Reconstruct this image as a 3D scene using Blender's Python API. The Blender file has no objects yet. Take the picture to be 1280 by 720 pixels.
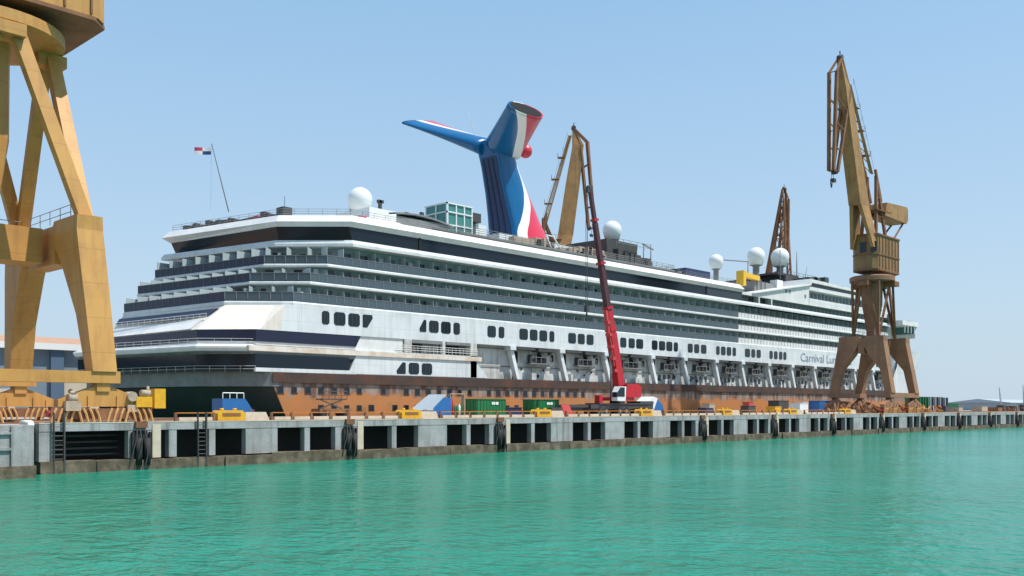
import bpy, math, random
from mathutils import Vector, Matrix
R = math.radians
rnd = random.Random(7)
sc = bpy.context.scene
col = sc.collection

# ------------------------------------------------------------------ camera
# world: X runs along the quay, Y away from the water, Z up, water at z = 0
AZ = math.atan(1145 / 1200)
cam = bpy.data.cameras.new("camera")
cam.sensor_width = 36
cam.lens = 36 * 1200 / 1280
cam.shift_y = 149 / 1280
cam.clip_start = 0.5
cam.clip_end = 60000
camo = bpy.data.objects.new("camera", cam)
camo.location = (0, 0, 5.15)
camo.rotation_euler = (R(90), 0, AZ - R(90))
col.objects.link(camo)
sc.camera = camo

# ------------------------------------------------------------------ light
SUN_EL, SUN_X, SUN_Y = R(62), 0.48, -0.88
sd = Vector((SUN_X, SUN_Y, 0)).normalized() * math.cos(SUN_EL) + Vector((0, 0, math.sin(SUN_EL)))
w = bpy.data.worlds.new("World"); sc.world = w; w.use_nodes = True
nt = w.node_tree
sky = nt.nodes.new("ShaderNodeTexSky"); sky.sky_type = 'NISHITA'
sky.sun_disc = False; sky.sun_elevation = SUN_EL
sky.sun_rotation = math.atan2(SUN_X, SUN_Y)
sky.air_density = 1.0; sky.dust_density = 0.5; sky.ozone_density = 1.2; sky.altitude = 0
bg = nt.nodes["Background"]; bg.inputs[1].default_value = 0.15
# pale summer haze low in the sky, thinning upwards
tcw = nt.nodes.new("ShaderNodeTexCoord"); spw = nt.nodes.new("ShaderNodeSeparateXYZ"); nt.links.new(tcw.outputs["Generated"], spw.inputs[0])
crw = nt.nodes.new("ShaderNodeValToRGB"); nt.links.new(spw.outputs[2], crw.inputs[0])
for p_, v_ in ((0.0, .97), (.05, .92), (.15, .8), (.3, .7), (.8, .4)):
    e_ = crw.color_ramp.elements.new(p_); e_.color = (v_, v_, v_, 1)
crw.color_ramp.elements.remove(crw.color_ramp.elements[0]); crw.color_ramp.elements[-1].color = (.4, .4, .4, 1)
hz = nt.nodes.new("ShaderNodeValToRGB"); nt.links.new(spw.outputs[2], hz.inputs[0])
hz.color_ramp.elements[0].color = (.60, .735, .86, 1); hz.color_ramp.elements[1].position = .42; hz.color_ramp.elements[1].color = (.375, .67, .965, 1)
hs = nt.nodes.new("ShaderNodeVectorMath"); hs.operation = 'SCALE'; hs.inputs["Scale"].default_value = 5.0; nt.links.new(hz.outputs[0], hs.inputs[0])
hn = nt.nodes.new("ShaderNodeTexNoise"); hn.inputs["Scale"].default_value = 2.2; hn.inputs["Detail"].default_value = 5; nt.links.new(tcw.outputs["Generated"], hn.inputs["Vector"])
hm = nt.nodes.new("ShaderNodeMath"); hm.operation = 'MULTIPLY_ADD'; hm.inputs[1].default_value = .16; hm.inputs[2].default_value = -.08; nt.links.new(hn.outputs["Fac"], hm.inputs[0])
ha = nt.nodes.new("ShaderNodeMath"); ha.operation = 'ADD'; ha.use_clamp = True; nt.links.new(hm.outputs[0], ha.inputs[0]); nt.links.new(crw.outputs[0], ha.inputs[1])
mxw = nt.nodes.new("ShaderNodeMixRGB"); nt.links.new(ha.outputs[0], mxw.inputs[0])
nt.links.new(sky.outputs[0], mxw.inputs[1]); nt.links.new(hs.outputs[0], mxw.inputs[2]); nt.links.new(mxw.outputs[0], bg.inputs[0])
sl = bpy.data.lights.new("sun", 'SUN'); sl.energy = 4.5; sl.angle = R(0.5); sl.color = (1, 0.955, 0.88)
so = bpy.data.objects.new("sun", sl); so.rotation_euler = sd.to_track_quat('Z', 'Y').to_euler(); col.objects.link(so)
vs = sc.view_settings
vs.view_transform = 'Standard'; vs.look = 'None'; vs.exposure = 0.28; vs.gamma = 1; vs.use_curve_mapping = False

# ------------------------------------------------------------------ materials
def nn(t, k, **kw):
    n = t.nodes.new(k)
    for a, b in kw.items(): setattr(n, a, b)
    return n
def mat(name, c, rough=0.6, dirt=None, amt=0.35, scale=0.4, streak=0.0, streak_c=None, bump=0.0, metal=0.0, spec=0.5, seam=None):
    m = bpy.data.materials.new(name); m.use_nodes = True
    t = m.node_tree; b = t.nodes["Principled BSDF"]
    b.inputs["Roughness"].default_value = rough; b.inputs["Metallic"].default_value = metal
    b.inputs["Specular IOR Level"].default_value = spec
    b.inputs["Base Color"].default_value = (*c, 1)
    if dirt or streak or seam:
        tc = nn(t, "ShaderNodeTexCoord")
        prev = None
        rgb = nn(t, "ShaderNodeRGB"); rgb.outputs[0].default_value = (*c, 1); prev = rgb.outputs[0]
        if dirt:
            n = nn(t, "ShaderNodeTexNoise"); n.inputs["Scale"].default_value = scale; n.inputs["Detail"].default_value = 8; n.inputs["Roughness"].default_value = 0.65
            t.links.new(tc.outputs["Object"], n.inputs["Vector"])
            r = nn(t, "ShaderNodeValToRGB"); r.color_ramp.elements[0].position = 0.42; r.color_ramp.elements[1].position = 0.68
            r.color_ramp.elements[1].color = (amt, amt, amt, 1)
            t.links.new(n.outputs["Fac"], r.inputs[0])
            x = nn(t, "ShaderNodeMixRGB"); x.inputs[2].default_value = (*dirt, 1)
            t.links.new(r.outputs[0], x.inputs[0]); t.links.new(prev, x.inputs[1]); prev = x.outputs[0]
        if streak:
            mp = nn(t, "ShaderNodeMapping"); mp.inputs["Scale"].default_value = (1.6, 1.6, 0.12)
            n = nn(t, "ShaderNodeTexNoise"); n.inputs["Scale"].default_value = 1.0; n.inputs["Detail"].default_value = 6
            t.links.new(tc.outputs["Object"], mp.inputs[0]); t.links.new(mp.outputs[0], n.inputs["Vector"])
            r = nn(t, "ShaderNodeValToRGB"); r.color_ramp.elements[0].position = 0.5; r.color_ramp.elements[1].position = 0.75
            r.color_ramp.elements[1].color = (streak, streak, streak, 1)
            t.links.new(n.outputs["Fac"], r.inputs[0])
            x = nn(t, "ShaderNodeMixRGB"); x.inputs[2].default_value = (*(streak_c or (0.12, 0.09, 0.07)), 1)
            t.links.new(r.outputs[0], x.inputs[0]); t.links.new(prev, x.inputs[1]); prev = x.outputs[0]
        if seam:                       # weld seams between plates: thin darker lines every so many metres
            sp = nn(t, "ShaderNodeSeparateXYZ"); t.links.new(tc.outputs["Object"], sp.inputs[0])
            for ax, per, wd in seam:
                a = nn(t, "ShaderNodeMath", operation='DIVIDE'); a.inputs[1].default_value = per; t.links.new(sp.outputs[ax], a.inputs[0])
                f = nn(t, "ShaderNodeMath", operation='FRACT'); t.links.new(a.outputs[0], f.inputs[0])
                g = nn(t, "ShaderNodeMath", operation='LESS_THAN'); g.inputs[1].default_value = wd / per; t.links.new(f.outputs[0], g.inputs[0])
                h = nn(t, "ShaderNodeMath", operation='MULTIPLY'); h.inputs[1].default_value = .32; t.links.new(g.outputs[0], h.inputs[0])
                x = nn(t, "ShaderNodeMixRGB"); x.inputs[2].default_value = (c[0] * .35, c[1] * .3, c[2] * .3, 1); t.links.new(h.outputs[0], x.inputs[0]); t.links.new(prev, x.inputs[1]); prev = x.outputs[0]
        t.links.new(prev, b.inputs["Base Color"])
    if bump:
        tc = nn(t, "ShaderNodeTexCoord")
        n = nn(t, "ShaderNodeTexNoise"); n.inputs["Scale"].default_value = 6; n.inputs["Detail"].default_value = 4
        t.links.new(tc.outputs["Object"], n.inputs["Vector"])
        bp = nn(t, "ShaderNodeBump"); bp.inputs["Strength"].default_value = bump; bp.inputs["Distance"].default_value = 0.05
        t.links.new(n.outputs["Fac"], bp.inputs["Height"]); t.links.new(bp.outputs[0], b.inputs["Normal"])
    return m

M = {}
M['white'] = mat('white_ship_paint', (.74, .745, .73), .4, (.5, .5, .48), .5, .25, .22, (.42, .37, .3))
M['cream'] = mat('warm_white_paint', (.72, .69, .63), .5, (.6, .5, .4), .4, .35, .3, (.45, .36, .26))
M['slab'] = mat('deck_edge_paint', (.64, .67, .67), .45, (.46, .48, .47), .6, .4, .3, (.34, .31, .27))
M['curtain'] = mat('cabin_curtain', (.50, .54, .53), .7)
M['white_side'] = mat('white_hull_paint', (.66, .70, .71), .4, (.5, .53, .53), .6, .2, .42, (.40, .35, .3), seam=((0, 7.4, .09), (2, 1.9, .05)))
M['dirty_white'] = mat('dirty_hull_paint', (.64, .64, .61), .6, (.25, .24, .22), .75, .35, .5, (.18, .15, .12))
M['peach'] = mat('rust_tinted_white', (.70, .655, .58), .6, (.45, .27, .14), .6, .5, .3, (.4, .2, .08))
M['belt'] = mat('rusty_belting', (.05, .032, .026), .8, (.12, .045, .02), .75, .35, .4, (.03, .02, .018))
M['glass'] = mat('dark_glass_band', (.009, .016, .025), .12, spec=.35)
M['rail_glass'] = mat('grey_glass_rail', (.07, .10, .12), .22)
M['navy'] = mat('glass_rail_weak_reflection', (.022, .025, .052), .3, spec=.3)
M['window'] = mat('window_glass', (.01, .02, .028), .1, spec=.4)
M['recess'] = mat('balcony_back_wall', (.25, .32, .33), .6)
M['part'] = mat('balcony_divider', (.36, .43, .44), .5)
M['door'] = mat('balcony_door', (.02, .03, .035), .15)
M['black_hull'] = mat('black_stern_paint', (.012, .014, .014), .55, (.03, .03, .028), .6, .3)
M['grey'] = mat('grey_deck_steel', (.22, .23, .23), .6, (.12, .11, .1), .6, .5, .3)
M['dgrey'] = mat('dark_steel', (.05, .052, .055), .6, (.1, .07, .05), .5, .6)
M['dark'] = mat('black_void', (.012, .012, .013), .9)
M['radome'] = mat('radome_shell', (.72, .74, .73), .35)
M['lift_glass'] = mat('green_lift_glass', (.06, .22, .2), .12)
M['slide'] = mat('yellow_slide', (.75, .42, .02), .4)
M['blue'] = mat('blue_paint', (.02, .13, .36), .45, (.02, .05, .12), .4, .8)
M['dblue'] = mat('navy_box', (.02, .03, .09), .5)
M['panel'] = mat('aft_shade_blue', (.004, .028, .10), .4)  # darker blue: shade of the funnel's aft face put into the colour
M['slot'] = mat('shade_panel_slat_blue', (.004, .016, .055), .5)
M['red'] = mat('red_crane_paint', (.50, .012, .022), .35, (.25, .02, .02), .4, .5)
M['maroon'] = mat('dark_boom_paint', (.09, .025, .03), .4, (.05, .02, .02), .5, .5)
M['fred'] = mat('funnel_red', (.62, .04, .07), .35)
M['yel'] = mat('yellow_crane_paint', (.56, .285, .072), .55, (.40, .18, .045), .5, .35, .4, (.22, .09, .03), .15, seam=((2, 2.9, .07),))
M['yelr'] = mat('faded_crane_paint', (.40, .21, .07), .6, (.24, .11, .045), .7, .4, .45, (.12, .055, .025), .15, seam=((2, 3.1, .09),))
M['house'] = mat('brown_house_paint', (.30, .165, .065), .65, (.16, .085, .04), .8, .35, .5, (.09, .05, .03), .15)
M['rust'] = mat('rusty_crane_steel', (.20, .085, .04), .75, (.33, .15, .06), .7, .4, .4, (.08, .04, .025), .2)
M['rustp'] = mat('reddish_portal_paint', (.33, .165, .085), .65, (.22, .10, .06), .7, .35, .5, (.12, .06, .035), .15, seam=((2, 3.3, .09),))
M['hoop'] = mat('cream_orange_hoop', (.60, .34, .13), .6, (.4, .14, .03), .5, 1.5)
M['orange'] = mat('orange_steel', (.58, .2, .03), .5, (.3, .09, .02), .5, 1.2, .3, (.15, .05, .02))
M['safety'] = mat('yellow_steel', (.75, .40, .015), .45, (.4, .18, .02), .4, 1.5)
M['conc'] = mat('quay_concrete', (.385, .38, .385), .85, (.24, .23, .21), .9, .42, .75, (.11, .10, .085), .4)
M['deckc'] = mat('quay_deck_concrete', (.36, .33, .29), .9, (.22, .18, .14), .7, .15, 0, None, .2)
M['weed'] = mat('weedy_concrete', (.09, .068, .042), .85, (.24, .19, .13), .9, .9, .6, (.03, .035, .02), .5)
M['rubber'] = mat('black_rubber', (.015, .015, .016), .8, (.05, .045, .04), .5, 1.5)
M['block'] = mat('pale_block', (.62, .52, .40), .8, (.4, .3, .2), .5, 1.2)
M['green'] = mat('green_container_paint', (.012, .17, .055), .45, (.02, .09, .04), .5, .8, .3, (.1, .05, .02))
M['wlabel'] = mat('white_marking', (.75, .77, .75), .5)
M['shedw'] = mat('shed_blue_wall', (.16, .215, .275), .7, (.12, .16, .2), .6, .2)
M['shedp'] = mat('shed_blue_pillar', (.07, .12, .19), .7)
M['shedb'] = mat('shed_pale_wall', (.50, .45, .36), .8, (.35, .31, .25), .5, .3)
M['shedo'] = mat('shed_orange_roof', (.45, .26, .16), .8, (.3, .2, .15), .5, .5)
M['pink'] = mat('striped_red', (.55, .06, .06), .5)
M['letter'] = mat('name_paint', (.24, .30, .36), .5)
M['flag_red'] = mat('flag_red', (.5, .05, .1), .8); M['flag_blue'] = mat('flag_blue', (.02, .06, .2), .8); M['flag_white'] = mat('flag_white', (.75, .72, .75), .8)
M['tan'] = mat('tan_clutter', (.45, .36, .27), .8, (.25, .18, .12), .6, 1.5)
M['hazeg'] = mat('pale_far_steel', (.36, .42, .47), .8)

def hull_mat():
    m = bpy.data.materials.new('orange_primer_hull'); m.use_nodes = True
    t = m.node_tree; b = t.nodes["Principled BSDF"]; b.inputs["Roughness"].default_value = .75
    tc = nn(t, "ShaderNodeTexCoord"); sp = nn(t, "ShaderNodeSeparateXYZ"); t.links.new(tc.outputs["Object"], sp.inputs[0])
    n1 = nn(t, "ShaderNodeTexNoise"); n1.inputs["Scale"].default_value = .16; n1.inputs["Detail"].default_value = 9; n1.inputs["Roughness"].default_value = .7
    t.links.new(tc.outputs["Object"], n1.inputs["Vector"])
    r1 = nn(t, "ShaderNodeValToRGB")
    e = r1.color_ramp.elements; e[0].position = .3; e[0].color = (.24, .10, .04, 1); e[1].position = .62; e[1].color = (.46, .17, .045, 1)
    q = e.new(.48); q.color = (.40, .165, .055, 1); q = e.new(.72); q.color = (.42, .12, .04, 1)
    t.links.new(n1.outputs["Fac"], r1.inputs[0])
    # worn primer grey-brown patches under the belting, ragged lower edge
    n2 = nn(t, "ShaderNodeTexNoise"); n2.inputs["Scale"].default_value = .55; n2.inputs["Detail"].default_value = 6
    t.links.new(tc.outputs["Object"], n2.inputs["Vector"])
    ad = nn(t, "ShaderNodeMath", operation='MULTIPLY_ADD'); ad.inputs[1].default_value = 3.2; t.links.new(n2.outputs["Fac"], ad.inputs[0]); t.links.new(sp.outputs[2], ad.inputs[2])
    mr = nn(t, "ShaderNodeMapRange"); mr.inputs["From Min"].default_value = 8.2; mr.inputs["From Max"].default_value = 8.9; t.links.new(ad.outputs[0], mr.inputs[0])
    mp = nn(t, "ShaderNodeMapping"); mp.inputs["Scale"].default_value = (.9, .9, .15); t.links.new(tc.outputs["Object"], mp.inputs[0])
    n3 = nn(t, "ShaderNodeTexNoise"); n3.inputs["Scale"].default_value = 1.; n3.inputs["Detail"].default_value = 5; t.links.new(mp.outputs[0], n3.inputs["Vector"])
    r3 = nn(t, "ShaderNodeValToRGB"); e = r3.color_ramp.elements; e[0].position = .38; e[0].color = (.12, .07, .05, 1); e[1].position = .62; e[1].color = (.30, .23, .19, 1)
    t.links.new(n3.outputs["Fac"], r3.inputs[0])
    x = nn(t, "ShaderNodeMixRGB"); t.links.new(mr.outputs[0], x.inputs[0]); t.links.new(r1.outputs[0], x.inputs[1]); t.links.new(r3.outputs[0], x.inputs[2])
    t.links.new(x.outputs[0], b.inputs["Base Color"])
    return m
M['hull'] = hull_mat()

def funnel_mat(name, lo, hi):
    """blue aft / white sweep / red forward, by the paint lines stored as uv (u = chord, v = along)"""
    m = bpy.data.materials.new(name); m.use_nodes = True
    t = m.node_tree; b = t.nodes["Principled BSDF"]; b.inputs["Roughness"].default_value = .28
    uv = nn(t, "ShaderNodeUVMap"); sp = nn(t, "ShaderNodeSeparateXYZ"); t.links.new(uv.outputs[0], sp.inputs[0])
    def curve(pts):
        c = nn(t, "ShaderNodeFloatCurve"); cm = c.mapping; cu = cm.curves[0]
        cu.points[0].location = pts[0]; cu.points[-1].location = pts[-1]
        for p in pts[1:-1]: cu.points.new(*p)
        cm.update(); t.links.new(sp.outputs[1], c.inputs["Value"])
        g = nn(t, "ShaderNodeMath", operation='GREATER_THAN'); t.links.new(sp.outputs[0], g.inputs[0]); t.links.new(c.outputs[0], g.inputs[1]); return g.outputs[0]
    a, c = curve(lo), curve(hi)
    x = nn(t, "ShaderNodeMixRGB"); x.inputs[1].default_value = (.002, .105, .27, 1); x.inputs[2].default_value = (.78, .78, .78, 1); t.links.new(a, x.inputs[0])
    y = nn(t, "ShaderNodeMixRGB"); y.inputs[2].default_value = (.62, .035, .075, 1); t.links.new(c, y.inputs[0]); t.links.new(x.outputs[0], y.inputs[1])
    t.links.new(y.outputs[0], b.inputs["Base Color"])
    return m
M['funnel'] = funnel_mat('funnel_column_paint', [(0, .05), (.2, .31), (.38, .52), (.52, .67), (.68, .75), (.9, .76), (1, .70)], [(0, .27), (.2, .53), (.38, .75), (.52, .87), (.68, .98), (.9, 1), (1, .95)])
M['wing'] = funnel_mat('funnel_wing_paint', [(0, .66), (.35, .56), (.7, .42), (1, .17)], [(0, .95), (.35, .82), (.7, .66), (1, .47)])

M['wing_far'] = funnel_mat('funnel_far_wing_paint', [(0, .68), (.35, .5), (.7, .4), (1, .36)], [(0, .93), (.35, .74), (.7, .62), (1, .56)])
def water_mat():
    m = bpy.data.materials.new('green_harbour_water'); m.use_nodes = True
    t = m.node_tree; b = t.nodes["Principled BSDF"]
    b.inputs["Roughness"].default_value = .14; b.inputs["IOR"].default_value = 1.33; b.inputs["Specular IOR Level"].default_value = .26
    tc = nn(t, "ShaderNodeTexCoord")
    n0 = nn(t, "ShaderNodeTexNoise"); n0.inputs["Scale"].default_value = .035; n0.inputs["Detail"].default_value = 7; n0.inputs["Roughness"].default_value = .62; t.links.new(tc.outputs["Object"], n0.inputs["Vector"])
    r0 = nn(t, "ShaderNodeValToRGB"); e = r0.color_ramp.elements; e[0].position = .35; e[0].color = (.007, .178, .106, 1); e[1].position = .68; e[1].color = (.015, .245, .172, 1)
    t.links.new(n0.outputs["Fac"], r0.inputs[0]); t.links.new(r0.outputs[0], b.inputs["Base Color"])
    last = None
    for sc_, st, rot, dist in ((.3, (1, .7, 1), .75, .40), (1.05, (1, .7, 1), .95, .32), (2.6, (1, .7, 1), .6, .13), (7., (1, .8, 1), .8, .035)):
        mp = nn(t, "ShaderNodeMapping"); mp.inputs["Rotation"].default_value = (0, 0, rot); mp.inputs["Scale"].default_value = st
        t.links.new(tc.outputs["Object"], mp.inputs[0])
        n = nn(t, "ShaderNodeTexNoise"); n.inputs["Scale"].default_value = sc_; n.inputs["Detail"].default_value = 2; t.links.new(mp.outputs[0], n.inputs["Vector"])
        bp = nn(t, "ShaderNodeBump"); bp.inputs["Strength"].default_value = 1; bp.inputs["Distance"].default_value = dist
        t.links.new(n.outputs["Fac"], bp.inputs["Height"])
        if last: t.links.new(last, bp.inputs["Normal"])
        last = bp.outputs[0]
    t.links.new(last, b.inputs["Normal"])
    return m
M['water'] = water_mat()

# ------------------------------------------------------------------ mesh building
class MB:
    def __init__(s): s.v = []; s.f = []; s.sm = []; s.mi = []; s.uv = {}; s.isl = []
    def add(s, vs, fs, smooth=False, mi=0):
        o = len(s.v); s.v += [tuple(p) for p in vs]; s.isl.append((o, len(s.v)))
        for f in fs: s.f.append([i + o for i in f]); s.sm.append(smooth); s.mi.append(mi)
        return s
    def box(s, x0, x1, y0, y1, z0, z1, mi=0):
        return s.prism([(x0, y0), (x1, y0), (x1, y1), (x0, y1)], z0, z1, mi=mi)
    def prism(s, p, z0, z1, mi=0): return s.loft([[(x, y, z0) for x, y in p], [(x, y, z1) for x, y in p]], mi=mi)
    def loft(s, rings, caps=True, smooth=False, mi=0):
        n = len(rings[0]); vs = [q for r in rings for q in r]; fs = []
        for k in range(len(rings) - 1):
            for i in range(n):
                j = (i + 1) % n
                fs.append([k * n + i, k * n + j, (k + 1) * n + j, (k + 1) * n + i])
        s.add(vs, fs, smooth, mi)
        if caps:
            o = len(s.v) - len(vs)
            s.f.append([o + i for i in reversed(range(n))]); s.f.append([o + (len(rings) - 1) * n + i for i in range(n)])
            s.sm += [False, False]; s.mi += [mi, mi]
        return s
    def bar(s, p, q, a=.3, b=None, a2=None, b2=None, up=(0, 0, 1), mi=0):
        """rectangular bar p->q; a = width sideways, b = depth in the up direction, may taper to a2, b2"""
        p, q = Vector(p), Vector(q); b = b or a; a2 = a2 or a; b2 = b2 or b
        d = (q - p).normalized(); u = Vector(up)
        if abs(d.dot(u)) > .99: u = Vector((1, 0, 0))
        sd_ = d.cross(u).normalized(); u = sd_.cross(d)
        rg = []
        for c, aa, bb in ((p, a, b), (q, a2, b2)):
            rg.append([c - sd_ * aa / 2 - u * bb / 2, c + sd_ * aa / 2 - u * bb / 2, c + sd_ * aa / 2 + u * bb / 2, c - sd_ * aa / 2 + u * bb / 2])
        return s.loft(rg, mi=mi)
    def tube(s, p, q, r, r2=None, n=8, mi=0):
        p, q = Vector(p), Vector(q); r2 = r if r2 is None else r2
        d = (q - p).normalized(); u = Vector((0, 0, 1)) if abs(d.z) < .9 else Vector((1, 0, 0))
        a = d.cross(u).normalized(); b = d.cross(a)
        ring = lambda c, rr: [c + (a * math.cos(2 * math.pi * i / n) + b * math.sin(2 * math.pi * i / n)) * rr for i in range(n)]
        return s.loft([ring(p, r), ring(q, r2)], smooth=n > 6, mi=mi)
    def path(s, pts, r, n=6):
        for a, b in zip(pts[:-1], pts[1:]): s.tube(a, b, r, n=n)
        return s
    def lathe(s, c, prof, n=24, mi=0, smooth=True):
        rings = [[(c[0] + r * math.cos(2 * math.pi * i / n), c[1] + r * math.sin(2 * math.pi * i / n), c[2] + z) for i in range(n)] for r, z in prof]
        return s.loft(rings, smooth=smooth, mi=mi)
    def ball(s, c, r, n=20, sz=1., sx=1., sy=1.):
        m = n // 2
        pr = [(max(1e-3, math.sin(math.pi * k / m)), -math.cos(math.pi * k / m)) for k in range(m + 1)]
        rings = [[(c[0] + sx * r * a * math.cos(2 * math.pi * i / n), c[1] + sy * r * a * math.sin(2 * math.pi * i / n), c[2] + sz * r * z) for i in range(n)] for a, z in pr]
        return s.loft(rings, smooth=True)
    def xzpoly(s, pts, y0, y1, mi=0):
        """a plate: outline in the XZ plane, thick from y0 to y1"""
        return s.loft([[(x, y0, z) for x, z in pts], [(x, y1, z) for x, z in pts]], mi=mi)
    def rail(s, pts, h=1.05, r=.035, step=2.0, wires=2, n=4):
        for a, b in zip(pts[:-1], pts[1:]):
            a, b = Vector(a), Vector(b); L = (b - a).length; k = max(1, round(L / step))
            for i in range(k + 1):
                p = a.lerp(b, i / k); s.tube(p, p + Vector((0, 0, h)), r, n=n)
            for j in range(1, wires + 1):
                z = Vector((0, 0, h * j / wires)); s.tube(a + z, b + z, r, n=n)
        return s
    def pieces(s):
        """the loose shapes of this mesh, gathered into groups that touch or nearly touch"""
        k = len(s.isl)
        if k < 2 or k > 900: return [list(range(k))]
        bb = []
        for a, b in s.isl:
            q = s.v[a:b]; bb.append(([min(p[i] for p in q) for i in range(3)], [max(p[i] for p in q) for i in range(3)]))
        sz = [max(h[i] - l[i] for i in range(3)) for l, h in bb]; rt = list(range(k))
        def find(i):
            while rt[i] != i: rt[i] = rt[rt[i]]; i = rt[i]
            return i
        for i in range(k):
            for j in range(i):
                g = sum(max(0, bb[i][0][c] - bb[j][1][c], bb[j][0][c] - bb[i][1][c]) ** 2 for c in range(3)) ** .5
                if g <= max(.02, .48 * max(sz[i], sz[j])): rt[find(i)] = find(j)
        out = {}
        for i in range(k): out.setdefault(find(i), []).append(i)
        return list(out.values())
    def build(s, name, m, parent=None, off=None, group=None, whole=False):
        if parent and not whole and not s.uv:
            ps = s.pieces()
            if 1 < len(ps) <= 60:
                first = None
                for p in ps:
                    q = MB()
                    for i in p:
                        a, b = s.isl[i]; fi = [j for j, f in enumerate(s.f) if a <= f[0] < b]
                        o = len(q.v); q.v += s.v[a:b]
                        for j in fi: q.f.append([x - a + o for x in s.f[j]]); q.sm.append(s.sm[j]); q.mi.append(s.mi[j])
                    ob = q.build(name, m, parent, off, group, True); first = first or ob
                return first
        off = off if off is not None else (parent.get('_o') if parent else None)
        ox, oy, oz = off if off is not None else (0, 0, 0)
        me = bpy.data.meshes.new(name)
        me.from_pydata([(x - ox, y - oy, z - oz) for x, y, z in s.v], [], s.f)
        for q in (m if isinstance(m, list) else [m]): me.materials.append(q)
        me.polygons.foreach_set('use_smooth', s.sm); me.polygons.foreach_set('material_index', s.mi)
        if s.uv:
            ul = me.uv_layers.new(name='UVMap')
            for lp in me.loops: ul.data[lp.index].uv = s.uv.get(lp.vertex_index, (0, 0))
        me.update()
        o = bpy.data.objects.new(name, me); col.objects.link(o)
        if parent:
            o.parent = parent
            if off is not None: o['_o'] = list(off)
        elif off is not None: o.location = off
        return o

def tag(o, label=None, cat=None, group=None, kind=None):
    for k, v in (('label', label), ('category', cat), ('group', group), ('kind', kind)):
        if v: o[k] = v
    return o
def thing(name, label, cat, loc, group=None, world=True):
    """an Empty at the thing's base; with world=True its parts are given in world coordinates"""
    o = bpy.data.objects.new(name, None); col.objects.link(o); o.location = loc; o.empty_display_size = 1
    o['_o'] = list(loc) if world else [0, 0, 0]
    return tag(o, label, cat, group)
def kids(o): return [c for c in bpy.data.objects if c.parent == o]
def copy_tree(o, parent=None, table=None):
    table = table or {}
    if not table:
        for c in bpy.data.objects:
            if c.parent: table.setdefault(c.parent.name, []).append(c)
    c = o.copy(); col.objects.link(c); c.parent = parent
    for ch in table.get(o.name, []): copy_tree(ch, c, table)
    return c
def inset(poly, d):
    n = len(poly); out = []
    for i in range(n):
        p0, p1, p2 = Vector(poly[i - 1]), Vector(poly[i]), Vector(poly[(i + 1) % n])
        a, b = (p1 - p0).normalized(), (p2 - p1).normalized()
        na, nb = Vector((-a.y, a.x)), Vector((-b.y, b.x))
        mm = (na + nb); mm = mm / max(.2, mm.dot(na))
        out.append(tuple(p1 + mm * d))
    return out
def strip(mb, path, z0, z1, th, dz0=0., mi=0):
    """a standing band th thick along an open path, growing inwards (to the left of the path)"""
    n = len(path); inn = []
    for i in range(n):
        p = Vector(path[i])
        ds = []
        if i: ds.append((p - Vector(path[i - 1])).normalized())
        if i < n - 1: ds.append((Vector(path[i + 1]) - p).normalized())
        ns = [Vector((-d.y, d.x)) for d in ds]; mm = sum(ns, Vector((0, 0))); mm = mm / max(.2, mm.dot(ns[0]))
        inn.append(tuple(p + mm * th))
    for i in range(n - 1):
        q = [path[i], path[i + 1], inn[i + 1], inn[i]]
        mb.prism(q, z0, z1, mi=mi)
    return mb

# ------------------------------------------------------------------ setting: water and quay
mb = MB(); mb.add([(-9000, -9000, 0), (40000, -9000, 0), (40000, 40000, 0), (-9000, 40000, 0)], [[0, 1, 2, 3]])
tag(mb.build('water', M['water']), kind='structure')

YQ, HQ = 77.0, 3.85
mb = MB()
for x0, x1, y0, y1 in ((27, 900, YQ + .9, 111.5), (-200, 27, YQ + .9, 111.5), (-200, 50, 111.5, 420), (50, 900, 150.5, 420), (360, 900, 111.5, 150.5)):
    mb.box(x0, x1, y0, y1, HQ - .35, HQ)
mb.box(50, 360, 111.5, 112.6, -4, HQ - .01); mb.box(50, 360, 149.4, 150.5, -4, HQ - .01)
tag(mb.build('quay_apron', M['deckc']), kind='structure')

# the quay wall: top beam, columns and a weedy footing, with open bays under the deck between them
holes = [(29.2, 35.2), (37.2, 38.7), (39.4, 42.4), (43.0, 46.0)]
x = 49.3; k = 0
while x < 690:
    holes += [(x, x + 2.95), (x + 3.55, x + 6.5)]; x += 10.6
fx = [36.2 + 21.2 * i for i in range(26)]
for q in fx[1:]:
    if abs(q - 99.8) > 1: holes.append((q + 1.5, q + 2.8))
holes.sort()
qw = thing('quay_wall', 'long grey concrete quay wall with rows of square dark openings above green water', 'wall', (27, YQ, 0))
mb = MB(); mb.box(28.2, 900, YQ, YQ + .9, 3.26, HQ + .02); mb.box(28.2, 900, YQ + .9, YQ + 2.4, 3.26, 3.48)
mb.build('top_beam', M['conc'], qw)
mb = MB(); xs = [28.2] + [q for h in holes for q in h] + [900]
for i in range(0, len(xs), 2):
    if xs[i + 1] - xs[i] > .05: mb.box(xs[i], xs[i + 1], YQ + .03, YQ + .75, .95, 3.26)
mb.build('wall_columns', M['conc'], qw, whole=True)
mb = MB()
x = 28.2
while x < 900:                      # uneven stained footing at the waterline
    L = rnd.uniform(3, 7); mb.box(x, min(900, x + L), YQ - rnd.uniform(.25, .5), YQ + 2.4, -1.5, .8 + rnd.uniform(0, .2)); x += L
mb.build('footing', M['weed'], qw)
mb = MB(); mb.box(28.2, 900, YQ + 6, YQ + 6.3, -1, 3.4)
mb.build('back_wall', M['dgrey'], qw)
mb = MB()
for i in range(4): mb.box(29.2, 35.2, YQ + 1.6 + i * .2, YQ + 1.9 + i * .2, 1.25 + i * .5, 1.4 + i * .5)
mb.build('drain_pipes', M['dgrey'], qw)
mb = MB(); mb.box(28.2, 900, YQ - .02, YQ + .35, HQ + .02, HQ + .1)
mb.build('coping', M['block'], qw)

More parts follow.
